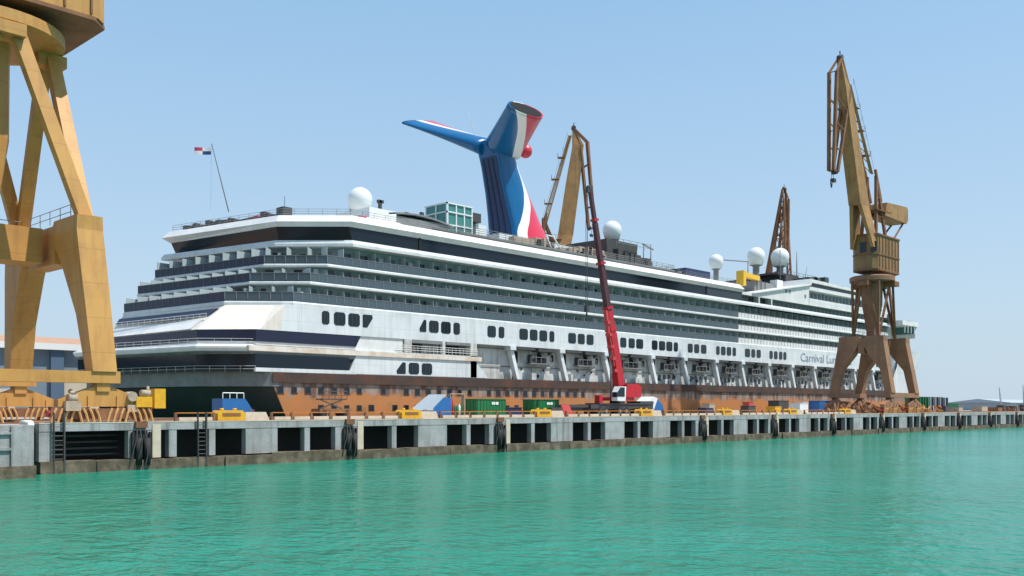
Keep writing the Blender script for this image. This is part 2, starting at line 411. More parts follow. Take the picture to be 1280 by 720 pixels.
pb = thing('pier_block', 'pale concrete pier head jutting out at the left end of the quay wall', 'pier', (20, 75, 0))
mb = MB(); mb.box(-60, 26.6, 73.6, YQ + .9, .9, HQ); mb.build('pier_body', M['conc'], pb)
mb = MB(); mb.box(-60, 26.7, 73.4, YQ + .9, -1.5, .9); mb.build('pier_footing', M['weed'], pb)
mb = MB(); mb.box(-60, 25.0, 73.45, 73.6, 2.05, 2.25); mb.box(-60, 25.0, 73.45, 73.6, 3.2, 3.35); mb.box(25.0, 25.8, 73.45, 73.6, .9, HQ - .1); mb.build('pier_ribs', M['conc'], pb)
t = tag(MB().tube((27.4, YQ - .6, HQ + .1), (27.2, YQ - .6, .9), .22, n=10).tube((27.4, YQ - .6, HQ + .1), (27.4, YQ + 1.2, HQ + .1), .22, n=10).build('drain_pipe', M['wlabel'], None, (27.4, YQ - .6, 0)), 'white drain pipe hanging down beside the pale pier head', 'pipe')
def ladder(x, name_label):
    lt = thing('quay_ladder', name_label, 'ladder', (x, YQ - .2, .5), 'ladders on the quay wall')
    MB().box(x - .43, x - .35, YQ - .32, YQ - .12, .1, HQ + .9).box(x + .33, x + .45, YQ - .32, YQ - .12, .1, HQ + .9).build('stile', M['dgrey'], lt)
    m_ = MB()
    for i in range(10): m_.tube((x - .33, YQ - .22, .4 + .36 * i), (x + .33, YQ - .22, .4 + .36 * i), .03, n=5)
    m_.build('rungs', M['dgrey'], lt)
ladder(29.6, 'dark steel ladder at the left end of the widest wall opening')
ladder(41.6, 'dark steel ladder between the yellow gantry crane and first yellow housing')

# fenders: a hung cluster of tyres and chains at every second column
def fender(x):
    f = thing('quay_fender', 'black rubber fender cluster hung with chains on the concrete quay wall', 'fender', (x, YQ, 0), 'rubber fenders along the quay wall', world=False)
    for dx in (-.28, .42): MB().tube((dx, -.36, .4), (dx, -.36, 2.6), .27, n=14).build('rubber_roll', M['rubber'], f)
    MB().box(-.6, .6, -.05, 0, .1, 3.2).build('backing', M['rubber'], f)
    MB().box(1.02, 1.75, -.06, .02, .95, 3.7).build('pale_pad', M['block'], f)
    MB().box(-.8, -.58, -.24, -.02, .3, 3.1).box(.68, .88, -.24, -.02, .3, 3.1).build('timber', M['rubber'], f)
    MB().path([(-.3, -.1, 3.7), (-.5, -.45, 2.6), (-.9, -.5, 1.3), (-1.1, -.45, .3)], .045).path([(.2, -.1, 3.7), (.35, -.5, 2.5), (.3, -.72, 1.2), (.1, -.72, .4)], .045).path([(-.1, -.1, 3.7), (-.2, -.75, 2.2), (-.5, -.75, .9)], .045).build('chain', M['dgrey'], f, whole=True)
    MB().box(-.5, .5, -.3, .05, 3.45, 3.98).build('bracket', M['rust'], f)
    return f
f0 = None; fn = 0
places = ['beside the big left opening', 'right of the blue wedge shelter', 'below the gap between the green skips', None]
for i, q in enumerate([q for q in fx if abs(q - 99.8) > 1 and q < 330]):
    if f0 is None: f0 = fender(q); o = f0
    else: o = copy_tree(f0); o.location = (q, YQ, 0)
    nth = ['first', 'second', 'third', 'fourth', 'fifth', 'sixth', 'seventh', 'eighth', 'ninth', 'tenth', 'eleventh', 'twelfth', 'thirteenth', 'fourteenth'][i]
    o['label'] = {0: 'black rubber fender hung on the wall under the big yellow crane', 1: 'black rubber fender on the wall between the first two yellow housings',
                  2: 'black rubber fender on the wall below the right end of the larger green container'}.get(i, 'black rubber fender, %s from the left along the quay wall' % nth)

# crane rails on the apron
mb = MB()
for y in (80, 91.5, 98.5): mb.box(-60, 700, y - .06, y + .06, HQ, HQ + .13)
tag(mb.build('crane_rails', M['rust']), 'rusty steel crane rails set in the quay apron', 'rails')

# ------------------------------------------------------------------ the cruise ship
YS, YF = 114.0, 146.5
ship = thing('cruise_ship', 'huge white cruise ship with orange lower hull and red white and blue winged funnel', 'cruise ship', (62, 130, 0))
def part(name, m, mb, parent=None, label=None, whole=False):
    o = mb.build(name, m, parent or ship, whole=whole)
    if label: o['label'] = label
    return o
LV = {'roof': (85.5, (77.9, 121.7), 73.1), 'glt': (85.0, (77.6, 121.7), 73.7), 'glb': (85.6, (78.1, 121.9), 74.7), 'b1': (85.6, (77.9, 122.1), 72.9),
      'b2': (81.2, (74.9, 120.6), 71.1), 'b3': (78.3, (72.35, 120.2), 68.3), 'b4': (75.5, (68.6, 120.5), 66.1),
      'dk': (69.6, (64.4, 120.3), 63.4), 'ledge': (68.5, (63.3, 118.5), 58.5), 'dkl': (69.5, (64.0, 119.8), 59.3), 'hull': (72.0, (65.3, 121.0), 60.7)}
def lv(k, xe=279, d=0.):
    a, b, c = LV[k]; p = [(c, YF), b, (a, YS), (xe, YS), (xe, YF)]
    return inset(p, d) if d else p
def lp(k, xe=279, d=0.): return lv(k, xe, d)[:4]
XM, XF = 196.0, 279.0          # where the main roof ends, where the forward block ends

# hull: black stern facets, orange side, bow
def hullring(z, tip, k='hull', ent=300, dA=0):
    a, b, c = LV[k]
    return [(c + dA, YF, z), (b[0] + dA, b[1], z), (a + dA, YS, z), (ent, YS, z), (ent + (tip - ent) * .5, YS + 3.6, z), (ent + (tip - ent) * .8, YS + 9, z), (tip, 130.2, z),
            (ent + (tip - ent) * .8, YF - 9, z), (ent + (tip - ent) * .5, YF - 3.6, z), (ent, YF, z)]
mb = MB()
r0, r1 = hullring(-4, 322, ent=276, dA=6), hullring(8.7, 328, ent=280)
n = len(r0); mb.loft([r0, r1], caps=True, mi=0)
for i, f in enumerate(mb.f[:n]): mb.mi[i] = 1 if i in (0, 1, n - 1) else 0
part('hull', [M['hull'], M['black_hull']], mb)
mb = MB(); mb.loft([[(x, y - (.3 if y < 115 else 0), z) for x, y, z in hullring(8.62, 328.3, ent=280)], [(x, y - (.34 if y < 115 else 0), z) for x, y, z in hullring(9.95, 329, ent=281)]])
for i in range(len(mb.f)): pass
a = [(x, y) for x, y in [(72.0, YS - .32), (280, YS - .32), (280, YS + .5), (72.5, YS + .5)]]
part('belting', M['belt'], MB().prism(a, 8.55, 9.95))
# upper white hull at the bow
part('bow', M['white_side'], MB().loft([hullring(8.71, 328, 'hull', 280, 213), hullring(15, 331, 'hull', 283, 213), hullring(19.6, 334.5, 'hull', 287, 213), hullring(22.6, 336, 'hull', 290, 213)]))
# aft white hull between belting and main block (X 73..110), with the low stern facets
def block(k, z0, z1, xe, m, name, d=0., label=None): return part(name, m, MB().prism(lv(k, xe, d), z0, z1), label=label)
block('hull', 8.71, 10.05, 111, [M['grey']], 'stern_skirt', -.05)
part('stern_dark_wall', M['black_hull'], MB().prism(lv('dkl', 111, .25), 10.05, 12.6))
# side wall patches (white), flush at Y=114
sw = MB(); sw.box(86.2, 111, YS - .02, YS + 1, 10.0, 13.6)
sw.loft([[(84.9, YS - .02, 10.0), (86.2, YS - .02, 10.0), (86.2, YS + .5, 10.0), (84.9, YS + .5, 10.0)], [(86.18, YS - .02, 12.5), (86.2, YS - .02, 12.5), (86.2, YS + .5, 12.5), (86.18, YS + .5, 12.5)]])
sw.box(69.5, 86.2, YS - .1, YS + .5, 9.97, 10.5)
part('lower_side_wall', M['white_side'], sw)
mb = MB(); strip(mb, lp('dkl', 84.9, -.06), 10.5, 12.35, .2); part('lower_glass_band', M['glass'], mb)
part('stern_ledge', M['white'], MB().loft([[(x, y, z) for x, y in lv('ledge', 93, e_)] for z, e_ in ((12.62, .25), (13.1, 0), (13.3, 0), (13.62, .4))]))
mb = MB(); strip(mb, [(68.3, YS + .15), (68.4, YS - .25), (112, YS - .25)], 12.75, 13.45, .3); part('promenade_edge', M['peach'], mb)
part('stern_soffit_band', M['grey'], MB().loft([[(x, y, 12.2) for x, y in lv('dkl', 93, .1)], [(x, y, 12.62) for x, y in lv('ledge', 93, .1)]]))
block('hull', 8.0, 9.9, 73, [M['grey']], 'lower_stern_band', -.12)
block('dk', 13.6, 15.66, 95.5, [M['white']], 'promenade_wall', .2)
mb = MB(); strip(mb, lp('dk', 86.2, .05), 14.05, 15.66, .12)
mb.loft([[(86.2, YS + .05, 14.05), (86.3, YS + .05, 14.05), (86.3, YS + .17, 14.05), (86.2, YS + .17, 14.05)], [(86.2, YS + .05, 15.66), (87.2, YS + .05, 15.66), (87.2, YS + .17, 15.66), (86.2, YS + .17, 15.66)]])
part('promenade_glass_band', M['navy'], mb)
mb = MB(); mb.rail([(x, y, 13.6) for x, y in lp('ledge', 112, .35)], .75, .02, 2.0, 2, 4); part('promenade_rail', M['radome'], mb)
mb = MB(); mb.rail([(x, y, 9.9) for x, y in lp('dkl', 71, -.3)[:3]], .8, .02, 2.0, 2, 4); part('mooring_deck_rail', M['radome'], mb)
# stepped stern block between promenade and lowest balcony deck
mb = MB()
bot = [(63.6, YF, 15.66), (64.4, 120.3, 15.66), (70.3, 114.25, 15.66), (73.3, YS, 15.66), (XF, YS, 15.66), (XF, YF, 15.66)]
top = [(66.1, YF, 19.3), (68.7, 120.45, 19.3), (73.5, 115.55, 19.3), (74.2, YS, 19.3), (XF, YS, 19.3), (XF, YF, 19.3)]
mb.loft([bot, top]); mb.mi = [1 if i in (0, 1, 2) else 0 for i in range(len(mb.f))]
part('main_block', [M['white_side'], M['cream']], mb)
def sternband(t0, t1, m, name, e=.15):
    def at(t, o): return (63.6 + 2.5 * t - o, YF - .2), (64.4 + 4.3 * t - o, 120.3 + .15 * t + .25 + 1.4 * (1 - t))
    a0, b0 = at(t0, e); a1, b1 = at(t1, e); z = lambda t: 15.66 + 3.64 * t
    mb = MB(); mb.loft([[(*a0, z(t0)), (*b0, z(t0)), (b0[0] + .3, b0[1], z(t0)), (a0[0] + .3, a0[1], z(t0))], [(*a1, z(t1)), (*b1, z(t1)), (b1[0] + .3, b1[1], z(t1)), (a1[0] + .3, a1[1], z(t1))]])
    part(name, m, mb)
sternband(.60, .86, M['navy'], 'stern_glass_screen', .3)
mb = MB(); mb.rail([(63.4 + .5 * 2.5 - .5, YF - .2, 17.3), (64.4 + .5 * 4.3 - .4, 120.9, 17.3)], .7, .03, 1.6, 2); part('stern_rail', M['white'], mb)
sternband(.04, .40, M['white'], 'stern_bulwark', .35)

# balcony decks
def slab(k, z0, z1, d=0., nm='deck_slab', xe=XF): part(nm, M['slab'], MB().loft([[(x, y, z) for x, y in lv(k, xe, d + e_)] for z, e_ in ((z0, .0), (z0 + (z1 - z0) * .45, 0.), (z1, .3))]))
slab('b4', 19.3, 20.15); slab('b3', 22.5, 23.1); slab('b2', 25.3, 25.9); slab('b1', 28.65, 29.6, -.35)
rows = [('b4', 'b3', 20.15, 22.5), ('b3', 'b2', 23.1, 25.3), ('b2', 'b1', 25.9, 28.65)]
cells = []
for lo, hi, z0, z1 in rows:
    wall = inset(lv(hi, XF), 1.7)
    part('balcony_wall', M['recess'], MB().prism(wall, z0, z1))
    pth = lp(lo, XF, .12)
    mb = MB(); strip(mb, [pth[0], pth[1]], z0 - .28, z0 + .98, .06); part('stern_balcony_railing', M['navy'], mb)  # same glass set navy: weaker sky reflection at the stern put into the colour
    mb = MB(); strip(mb, [pth[1], pth[2], (XM - 1.5, pth[2][1])], z0 - .28, z0 + .98, .06); part('balcony_railing', M['rail_glass'], mb)
    mb = MB(); strip(mb, [(XM - 1.5, pth[2][1]), (XF, pth[2][1])], z0 - .28, z0 + .95, .08); part('white_balcony_front', M['white'], mb)
    mb = MB(); q = [(x, y, z0) for x, y in pth]
    for a, b in zip(q[:-1], q[1:]): mb.bar((*a[:2], z0 + 1.02), (*b[:2], z0 + 1.02), .09, .07)
    for a, b in zip(q[:-1], q[1:]):
        A, B = Vector(a), Vector(b); k = int((B - A).length / 1.45)
        for i in range(k): p_ = A.lerp(B, i / k); mb.box(p_.x - .035, p_.x + .035, p_.y - .05, p_.y + .0, z0, z0 + 1.0)
    part('handrail', M['grey'], mb, whole=True)
    for a, b in ((0, 1), (1, 2), (2, 3)):      # one cell every 2.9 m: divider and door
        A, B = Vector(pth[a]), Vector(pth[b]); d = (B - A); L = d.length; d.normalize(); nrm = Vector((-d.y, d.x))
        Aw, Bw = Vector(wall[a]), Vector(wall[b]); k = max(1, int(L / 2.9))
        for i in range(k):
            s0 = (i + .05) * L / k; p = A + d * s0
            # depth to the wall behind
            de = max(.5, (Aw - p).dot(nrm) - .02)
            cells.append((p, d, nrm, de, z0, z1, L / k, (p.x > XM - 1.5)))
cells.sort(key=lambda c: c[0].length)
restp, restd, restc = MB(), MB(), MB()
for i, (p, d, nrm, de, z0, z1, L, fwd) in enumerate(cells):
    mp, md = (MB(), MB()) if i < 98 else (restp, restd)
    q0 = p + nrm * .25; q1 = p + nrm * de
    h1 = z1 - (0.25 if fwd else .45)
    mp.prism([tuple(q0 - d * .04), tuple(q0 + d * .04), tuple(q1 + d * .04), tuple(q1 - d * .04)], z0, h1)
    wdt = rnd.choice((.9, 1.2, 1.5)); s0 = rnd.uniform(.5, 1.0)
    c0 = p + d * s0 + nrm * (de - .05); c1 = c0 + d * wdt
    md.prism([tuple(c0), tuple(c1), tuple(c1 + nrm * .1), tuple(c0 + nrm * .1)], z0, z0 + (1.95 if z1 - z0 > 2 else 1.75))
    mc_ = MB() if i < 98 else restc
    if s0 + wdt + 1.1 < L - .1:
        e0 = c0 + d * (wdt + .12); e1 = e0 + d * rnd.choice((.6, .8, 1.0)); mc_.prism([tuple(e0), tuple(e1), tuple(e1 + nrm * .1), tuple(e0 + nrm * .1)], z0 + .1, z0 + (1.9 if z1 - z0 > 2 else 1.7))
        if rnd.random() < .5:      # a chair or table left on the balcony
            g = p + d * rnd.uniform(.6, L - .8) + nrm * .5; mc_.prism([tuple(g), tuple(g + d * .5), tuple(g + d * .5 + nrm * .5), tuple(g + nrm * .5)], z0, z0 + rnd.uniform(.9, 1.25))
        if i < 98: part('balcony_curtain', M['curtain'], mc_, whole=True)
    if i < 98:
        part('balcony_divider', M['part'], mp); part('balcony_door', M['door'], md)
tag(part('balcony_curtains', M['curtain'], restc, whole=True), kind='stuff'); tag(part('balcony_dividers', M['part'], restp, whole=True), kind='stuff'); tag(part('balcony_doors', M['door'], restd, whole=True), kind='stuff')
# glass band and roof of the main block
mb = MB(); mb.loft([[(x, y, 29.6) for x, y in inset(lv('glb', XM), .15)], [(x, y, 31.6) for x, y in inset(lv('glt', XM), .15)]]); part('glass_band', M['glass'], mb)
mb = MB()
for X_ in (98.5, 181.0): mb.box(X_, X_ + .35, YS + .0, YS + .3, 29.6, 31.6)
part('glass_seam', M['dark'], mb)
mb = MB(); mb.box(181.4, XM, YS + .04, YS + .3, 29.62, 31.1); part('dark_band_end', M['door'], mb)  # dark panel over the forward end of the glass band
mb = MB(); mb.loft([[(x, y, 31.55) for x, y in lv('glt', XM, .1)], [(x, y, 32.25) for x, y in inset(lv('roof', XM), -.45)], [(x, y, 33.3) for x, y in inset(lv('roof', XM), .35)]]); part('roof_bulwark', M['white'], mb)
mb = MB()
for q in (77.9, 96): mb.box(q, q + .3, 110, 111, 33, 33.2)
mb = MB(); mb.rail([(x, y, 33.3) for x, y in lp('roof', XM, .7)], 1.0, .03, 2.2, 3, 4); part('roof_rail', M['grey'], mb)

# forward block
fw_ = [(XM, 29.6), (XF + 8, 29.6), (XF, 31.6), (278, 34.6), (262, 37.4), (229.6, 37.8), (228.9, 36.2), (201, 31.75), (XM, 31.65)]
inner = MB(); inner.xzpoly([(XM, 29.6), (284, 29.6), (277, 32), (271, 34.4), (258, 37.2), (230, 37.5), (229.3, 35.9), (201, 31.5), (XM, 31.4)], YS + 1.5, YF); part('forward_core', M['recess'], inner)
o = MB(); o.xzpoly([(XM, 31.1), (229.0, 31.1), (229.0, 35.9), (229.6, 37.8), (228.9, 36.4), (201, 31.8), (XM, 31.75)], YS - .02, YS + 1.5)
o.xzpoly([(200.5, 31.82), (228.6, 36.42), (229.4, 37.85), (229.7, 37.85), (229.4, 36.3), (228.9, 36.1), (200.5, 31.6)], YS - .5, YF + .3)
o.xzpoly([(229, 35.0), (268.5, 35.0), (264.5, 35.9), (229, 35.9)], YS - .05, YS + 1.5)
o.xzpoly([(229.6, 37.0), (260.5, 36.8), (258.5, 37.45), (229.6, 37.85)], YS - .25, YF + .25)
o.xzpoly([(229, 31.1), (280, 31.1), (277, 32.1), (229, 32.1)], YS - .1, YS + 1.5)
o.xzpoly([(258.5, 37.45), (260.5, 36.8), (271.5, 34.1), (280, 31), (283, 31), (272, 34.9)], YS - .05, YF)
o.xzpoly([(229, 32.1), (277, 32.1), (275, 32.9), (229, 32.9)], YS - .12, YS + .0)
for x0 in (203.6, 209.6): o.box(x0, x0 + .5, YS + .0, YS + 1.5, 29.6, 31.1)
part('forward_house', M['white'], o)
MB_ = MB(); MB_.xzpoly([(231, 36.05), (261.5, 36.05), (259.5, 36.9), (231, 36.9)], YS + .6, YS + 1.4); part('bridge_deck_window_strip', M['window'], MB_)
def dark_row(x0, x1, z0, z1, step, wd, name):
    xx = x0; m_ = MB()
    while xx < x1:
        m_.box(xx, xx + wd * rnd.uniform(.8, 1.2), YS + 1.4, YS + 1.6, z0, z1); xx += step
    part(name, M['door'], m_)
dark_row(231, 271, 32.95, 34.6, 2.1, 1.1, 'window_row'); dark_row(211, 279, 29.65, 30.8, 2.2, 1.1, 'window_row'); dark_row(197, 209, 29.7, 31, 3.1, 2.5, 'window_row')
m_ = MB()
for a, z in ((216.5, 33.6), (218.3, 33.6), (226.5, 33.1)): m_.box(a, a + .9, YS - .06, YS, z - .35, z + .5)
part('wall_vents', M['grey'], m_)
mb = MB(); strip(mb, [(229, YS - .04), (283, YS - .04)], 32.1, 32.85, .08); mb2 = MB(); mb2.box(XM, XF + 5, YS - .02, YS + 1.5, 28.65, 29.6)
part('white_balcony_front', M['white'], mb2)
# bridge with its wing sticking out over the side, and the stepped front below it
br = MB(); br.prism([(279.5, 110.2), (291.5, 110.2), (295, 118), (295, 142), (291.5, 150), (279.5, 150)], 29.1, 30.4)
br.prism([(289.4, 110.4), (289.5, 110.4), (293.5, 118), (293.5, 142), (289.5, 149.8), (289.4, 149.8)], 25.6, 27.0); part('bridge', M['white'], br)
bw = MB(); bw.loft([[(x, y, 27.0) for x, y in [(289.6, 110.6), (289.1, 110.6), (293.1, 118.2), (293.1, 142), (289.1, 149.4), (289.6, 149.4)]], [(x, y, 29.1) for x, y in [(289.4, 110.4), (290.7, 110.4), (294.5, 118), (294.5, 142), (290.7, 149.6), (289.4, 149.6)]]]); part('bridge_windows', M['lift_glass'], bw)
bm = MB()
for q in (281.5, 283.9, 286.3, 288.7): bm.box(q, q + .18, 110.28, 110.5, 26.9, 29.2)
part('window_bars', M['white'], bm)
part('front_wall', M['white'], MB().prism([(XF, YS + .03), (288.5, 117), (290.5, 124), (290.5, 136), (288.5, 143), (XF, YF - .03)], 15.66, 29.6))
part('bridge_roof_box', M['grey'], MB().box(277.5, 281, 113, 117, 30.4, 32.2).box(286.5, 290.5, 111.5, 116, 30.55, 30.8))

# hull windows
def wx(px):
    u = (px - 640) / 1200; S, C = math.sin(AZ), math.cos(AZ)
    return YS * (C + u * S) / (S - u * C)
groups = [(402, 412), (417, 432), (435, 450), (453, 466, 'r'), (524, 533, 'l'), (536, 548.5), (551, 563.5), (566.5, 575), (609, 620), (623, 630.5), (649, 660), (662, 672), (674, 684), (686.5, 693),
          (710, 720), (722, 731), (733, 742), (775, 783), (785.5, 793.5), (795, 804), (814.5, 822), (823.5, 831.5), (832.7, 840.5), (842, 847.5), (859.5, 866), (867.5, 874), (876, 883),
          (895, 899.6), (901, 907), (908.2, 914), (915.5, 920), (931, 937.5), (939, 944), (945.5, 951), (961.6, 966), (967.3, 972), (973.6, 978), (979, 983)]
XN = [wx(g[0]) for g in groups]
wins = [(wx(g[0]) + .05, wx(g[1]) - .05, g[2] if len(g) > 2 else None) for g in groups]
xx = 262
while xx < 276: wins += [(xx, xx + 1.4, None), (xx + 1.9, xx + 3.3, None), (xx + 3.8, xx + 5.2, None)]; xx += 8
def window(x0, x1, z0, z1, cut, nbar, name='hull_window'):
    c = min(.3, (x1 - x0) * .2)
    if cut == 'r': p = [(x0 + .15, z0), (x0 + (x1 - x0) * .45, z0), (x1, z1 - .5), (x1 - .1, z1), (x0 + .15, z1), (x0, z1 - .15), (x0, z0 + .15)]
    elif cut == 'l': p = [(x0 + .1, z0), (x1 - .15, z0), (x1, z0 + .15), (x1, z1 - .15), (x1 - .15, z1), (x0 + (x1 - x0) * .65, z1), (x0, z0 + .5)]
    else: p = [(x0 + c, z0), (x1 - c, z0), (x1, z0 + c), (x1, z1 - c), (x1 - c, z1), (x0 + c, z1), (x0, z1 - c), (x0, z0 + c)]
    o = part(name, M['window'], MB().xzpoly(p, YS - .05, YS + .2))
    if nbar:
        m_ = MB()
        for i in range(1, nbar): q = x0 + (x1 - x0) * i / nbar; m_.box(q - .03, q + .03, YS - .09, YS - .05, z0 + .15, z1 - .15)
        part('mullion', M['dgrey'], m_, o)
for x0, x1, cut in wins:
    dz = -.22 * (x0 - 80) / 120
    window(x0, x1, 17.0 + dz, 18.9 + dz, cut, 3 if x1 - x0 > 1.2 and not cut and x0 < 150 else 0)
for a, b, c in ((495.5, 507, 'l'), (510.7, 523.7, None), (527, 540, None)): window(wx(a), wx(b), 10.25, 12.05, c, 3 if not c else 0, 'promenade_window')
# portholes of the orange hull
px_ = [73.4 + 2.25 * i for i in range(30)]
for i, q in enumerate(px_):
    for z in ((7.55,) if i < 3 or i > 22 else (7.55, 5.05)):
        if rnd.random() < .06: continue
        s_ = .42 + rnd.uniform(-.05, .05)
        o = part('porthole', M['window'], MB().xzpoly([(q - s_, z - s_), (q + s_, z - s_), (q + s_, z + s_), (q - s_, z + s_)], YS - .04, YS + .1))
        part('porthole_rim', M['belt'], MB().box(q - s_ - .12, q + s_ + .12, YS - .07, YS + .05, z - s_ - .14, z - s_).box(q - s_ - .12, q - s_, YS - .07, YS + .05, z - s_, z + s_), o)

# lifeboat bays: the wall steps back 1.6 m under the overhang
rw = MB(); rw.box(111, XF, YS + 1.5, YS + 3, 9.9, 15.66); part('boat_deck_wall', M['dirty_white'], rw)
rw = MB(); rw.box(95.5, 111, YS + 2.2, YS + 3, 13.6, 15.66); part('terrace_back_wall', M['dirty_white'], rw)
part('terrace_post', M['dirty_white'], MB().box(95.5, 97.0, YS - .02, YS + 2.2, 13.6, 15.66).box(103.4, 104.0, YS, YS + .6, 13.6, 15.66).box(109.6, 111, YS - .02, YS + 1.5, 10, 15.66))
part('terrace_opening', M['dark'], MB().box(97.6, 101.0, YS + 2.1, YS + 2.25, 13.9, 15.3).box(104.6, 109.0, YS + 2.1, YS + 2.25, 13.7, 15.4))
part('terrace_awning', M['grey'], MB().box(97.0, 103.3, YS - .1, YS + 2, 15.15, 15.62).box(104.2, 109.5, YS - .1, YS + 2, 15.2, 15.64))
mb = MB(); mb.rail([(94, YS - .2, 13.62), (111, YS - .2, 13.62)], 1.05, .035, .8, 3); part('terrace_rail', M['white'], mb)
part('fold_out_platform', M['white_side'], MB().loft([[(111, YS - .0, 10.0), (113.6, YS - .0, 10.0), (114.2, YS + 1.5, 10.0), (111, YS + 1.5, 10.0)], [(111, YS - .0, 12.4), (111.1, YS - .0, 12.4), (111.1, YS + 1.5, 12.4), (111, YS + 1.5, 12.4)]]))
dav = [119.5, 132.5, 145.5, 160.7, 172.5, 184.9, 196.2, 208.4, 220, 232, 244, 256, 268, 278]
for i, q in enumerate(dav):
    dv = MB(); dv.bar((q, YS + .7, 15.6), (q + 1.6, YS + .35, 9.95), .75, .9, up=(0, 1, 0))
    dv.box(q - .6, q + .8, YS - .25, YS + 1.5, 15.0, 15.7)
    o = part('boat_davit', M['white_side'], dv)
    if i == len(dav) - 1: break
    L = dav[i + 1] - q
    m_ = MB(); a, b = q + L * .38, q + L * .8
    m_.box(a, b, YS + .1, YS + 1.5, 12.75, 12.95)
    for k_ in range(5): xx = a + (b - a) * k_ / 4; m_.box(xx - .05, xx + .05, YS + .1, YS + .2, 12.95, 14.0)
    m_.box(a, b, YS + .1, YS + .2, 13.95, 14.05)
    m_.bar((a + .3, YS + .3, 12.8), (a + 1.6, YS + 1.4, 11.6), .14); m_.bar((b - .3, YS + .3, 12.8), (b - 1.6, YS + 1.4, 11.6), .14)
    part('winch_platform', M['grey'], m_, o)
    m_ = MB(); m_.box(a + .5, a + 1.5, YS + .4, YS + 1.4, 12.95, 14.4); m_.box(b - 1.9, b - .9, YS + .5, YS + 1.4, 12.95, 14.1); m_.tube((a + 1.8, YS + .8, 13.4), (b - 2.0, YS + .8, 13.4), .35, n=10)
    part('winch', M['dgrey'], m_, o)
    m_ = MB(); m_.box(q + 1.2, q + L * .45, YS - .1, YS + 1.4, 15.15, 15.55); m_.box(q + L * .5, q + L * .86, YS - .3, YS + 1.3, 15.0, 15.45)
    m_.box(q + L * .56, q + L * .62, YS - .1, YS + .4, 14.5, 15.0); m_.box(q + L * .74, q + L * .8, YS - .1, YS + .4, 14.4, 15.0)
    part('fall_block', M['dgrey'], m_, o)
    m_ = MB(); m_.box(q + 1.9, q + 2.9, YS + 1.38, YS + 1.6, 12.9, 14.9); m_.box(q + L * .62, q + L * .7, YS + 1.38, YS + 1.6, 12.95, 14.9); m_.box(q + L * .9, q + L * .95, YS + 1.38, YS + 1.6, 13.4, 14.6)
    for k_ in range(3): xx = rnd.uniform(q + 1.5, q + L - 1.2); zz = rnd.uniform(10.3, 12.3); m_.box(xx, xx + rnd.uniform(.2, .5), YS + 1.4, YS + 1.56, zz, zz + rnd.uniform(.3, .6))
    part('deck_doorway', M['dark'], m_, o)
    m_ = MB()
    if q > 155:
        for k_ in range(5): xx = q + 2.4 + k_ * (L - 3) / 5; m_.box(xx, xx + .9, YS + 1.4, YS + 1.56, 10.7, 11.9)
        part('lower_window_row', M['window'], m_, o)
    m_ = MB()
    for k_ in range(4): xx = rnd.uniform(q + 1.5, q + L - 1.8); m_.box(xx, xx + rnd.uniform(.3, 1.3), YS + rnd.uniform(.2, .9), YS + 1.5, 9.95, 10.0 + rnd.uniform(.3, 1.3))
    part('deck_gear', M['dirty_white'], m_, o)
# pipes, brackets on the dirty wall
m_ = MB(); m_.tube((111, YS + 1.35, 12.2), (XF, YS + 1.35, 12.2), .07, n=5); m_.tube((111, YS + 1.35, 15.2), (XF, YS + 1.35, 15.2), .1, n=5); part('wall_pipes', M['grey'], m_)

# the name on the hull
def lettering(txt, size, m, parent, name, loc, rot, th=.03, spacing=1.0, sx=1.0):
    cu = bpy.data.curves.new(name, 'FONT'); cu.body = txt; cu.size = size; cu.extrude = th; cu.space_character = spacing
    to = bpy.data.objects.new(name, cu); col.objects.link(to)
    dg = bpy.context.evaluated_depsgraph_get(); me = bpy.data.meshes.new_from_object(to.evaluated_get(dg)); bpy.data.objects.remove(to)
    me.materials.clear(); me.materials.append(m); me.name = name
    o = bpy.data.objects.new(name, me); col.objects.link(o)
    off = parent['_o']; o.parent = parent; o.location = Vector(loc) - Vector(off); o.rotation_euler = rot; o.scale = (sx, 1, 1)
    return o
lettering("Carnival Luminosa", 3.0, M['letter'], ship, 'name_lettering', (224.3, YS - .05, 16.75), (R(90), 0, 0), sx=1.32)

# roof things
def radome(x, y, z, r, zb, rp=None):
    rp = rp or r * .75
    o = part('radome', M['radome'], MB().ball((x, y, z), r, 24).lathe((x, y, 0), [(rp, z - r * 1.05), (r * .96, z - r * .25), (r * .99, z)], 24))
    part('radome_mount', M['grey'], MB().lathe((x, y, 0), [(rp * 1.05, zb), (rp * .5, zb + (z - r - zb) * .3), (rp * .5, z - r * 1.2), (rp * .9, z - r * 1.04)], 16), o)
radome(95.4, 125, 38.7, 2.0, 33.3, 1.75); radome(161.7, 125, 42.6, 2.0, 36.5); radome(202.7, 125, 40.5, 1.75, 32); radome(221.9, 125, 44.0, 2.25, 37); radome(234.5, 125, 45.2, 2.4, 37.5)
part('radome_house', M['white'], MB().box(92.6, 98, 119, 128, 33.3, 36.3).loft([[(x, y, 33.3) for x, y in ((90.5, 117.5), (100.2, 117.5), (100.2, 129), (90.5, 129))], [(x, y, 34.6) for x, y in ((92, 119), (98.6, 119), (98.6, 128), (92, 128))]]))
part('deck_house', M['grey'], MB().box(112, 176, 119, 141, 33.3, 35.0))
m_ = MB(); m_.rail([(100, 117.5, 33.3), (112, 117.5, 33.3)], 1.3, .04, 2, 2); m_.rail([(112, 119, 35.0), (176, 119, 35.0), (176, 140, 35)], 1.1, .04, 2.2, 3); part('deck_house_rail', M['grey'], m_)
part('windscreen', M['dgrey'], MB().box(104, 176, 117.0, 117.15, 33.3, 34.3))
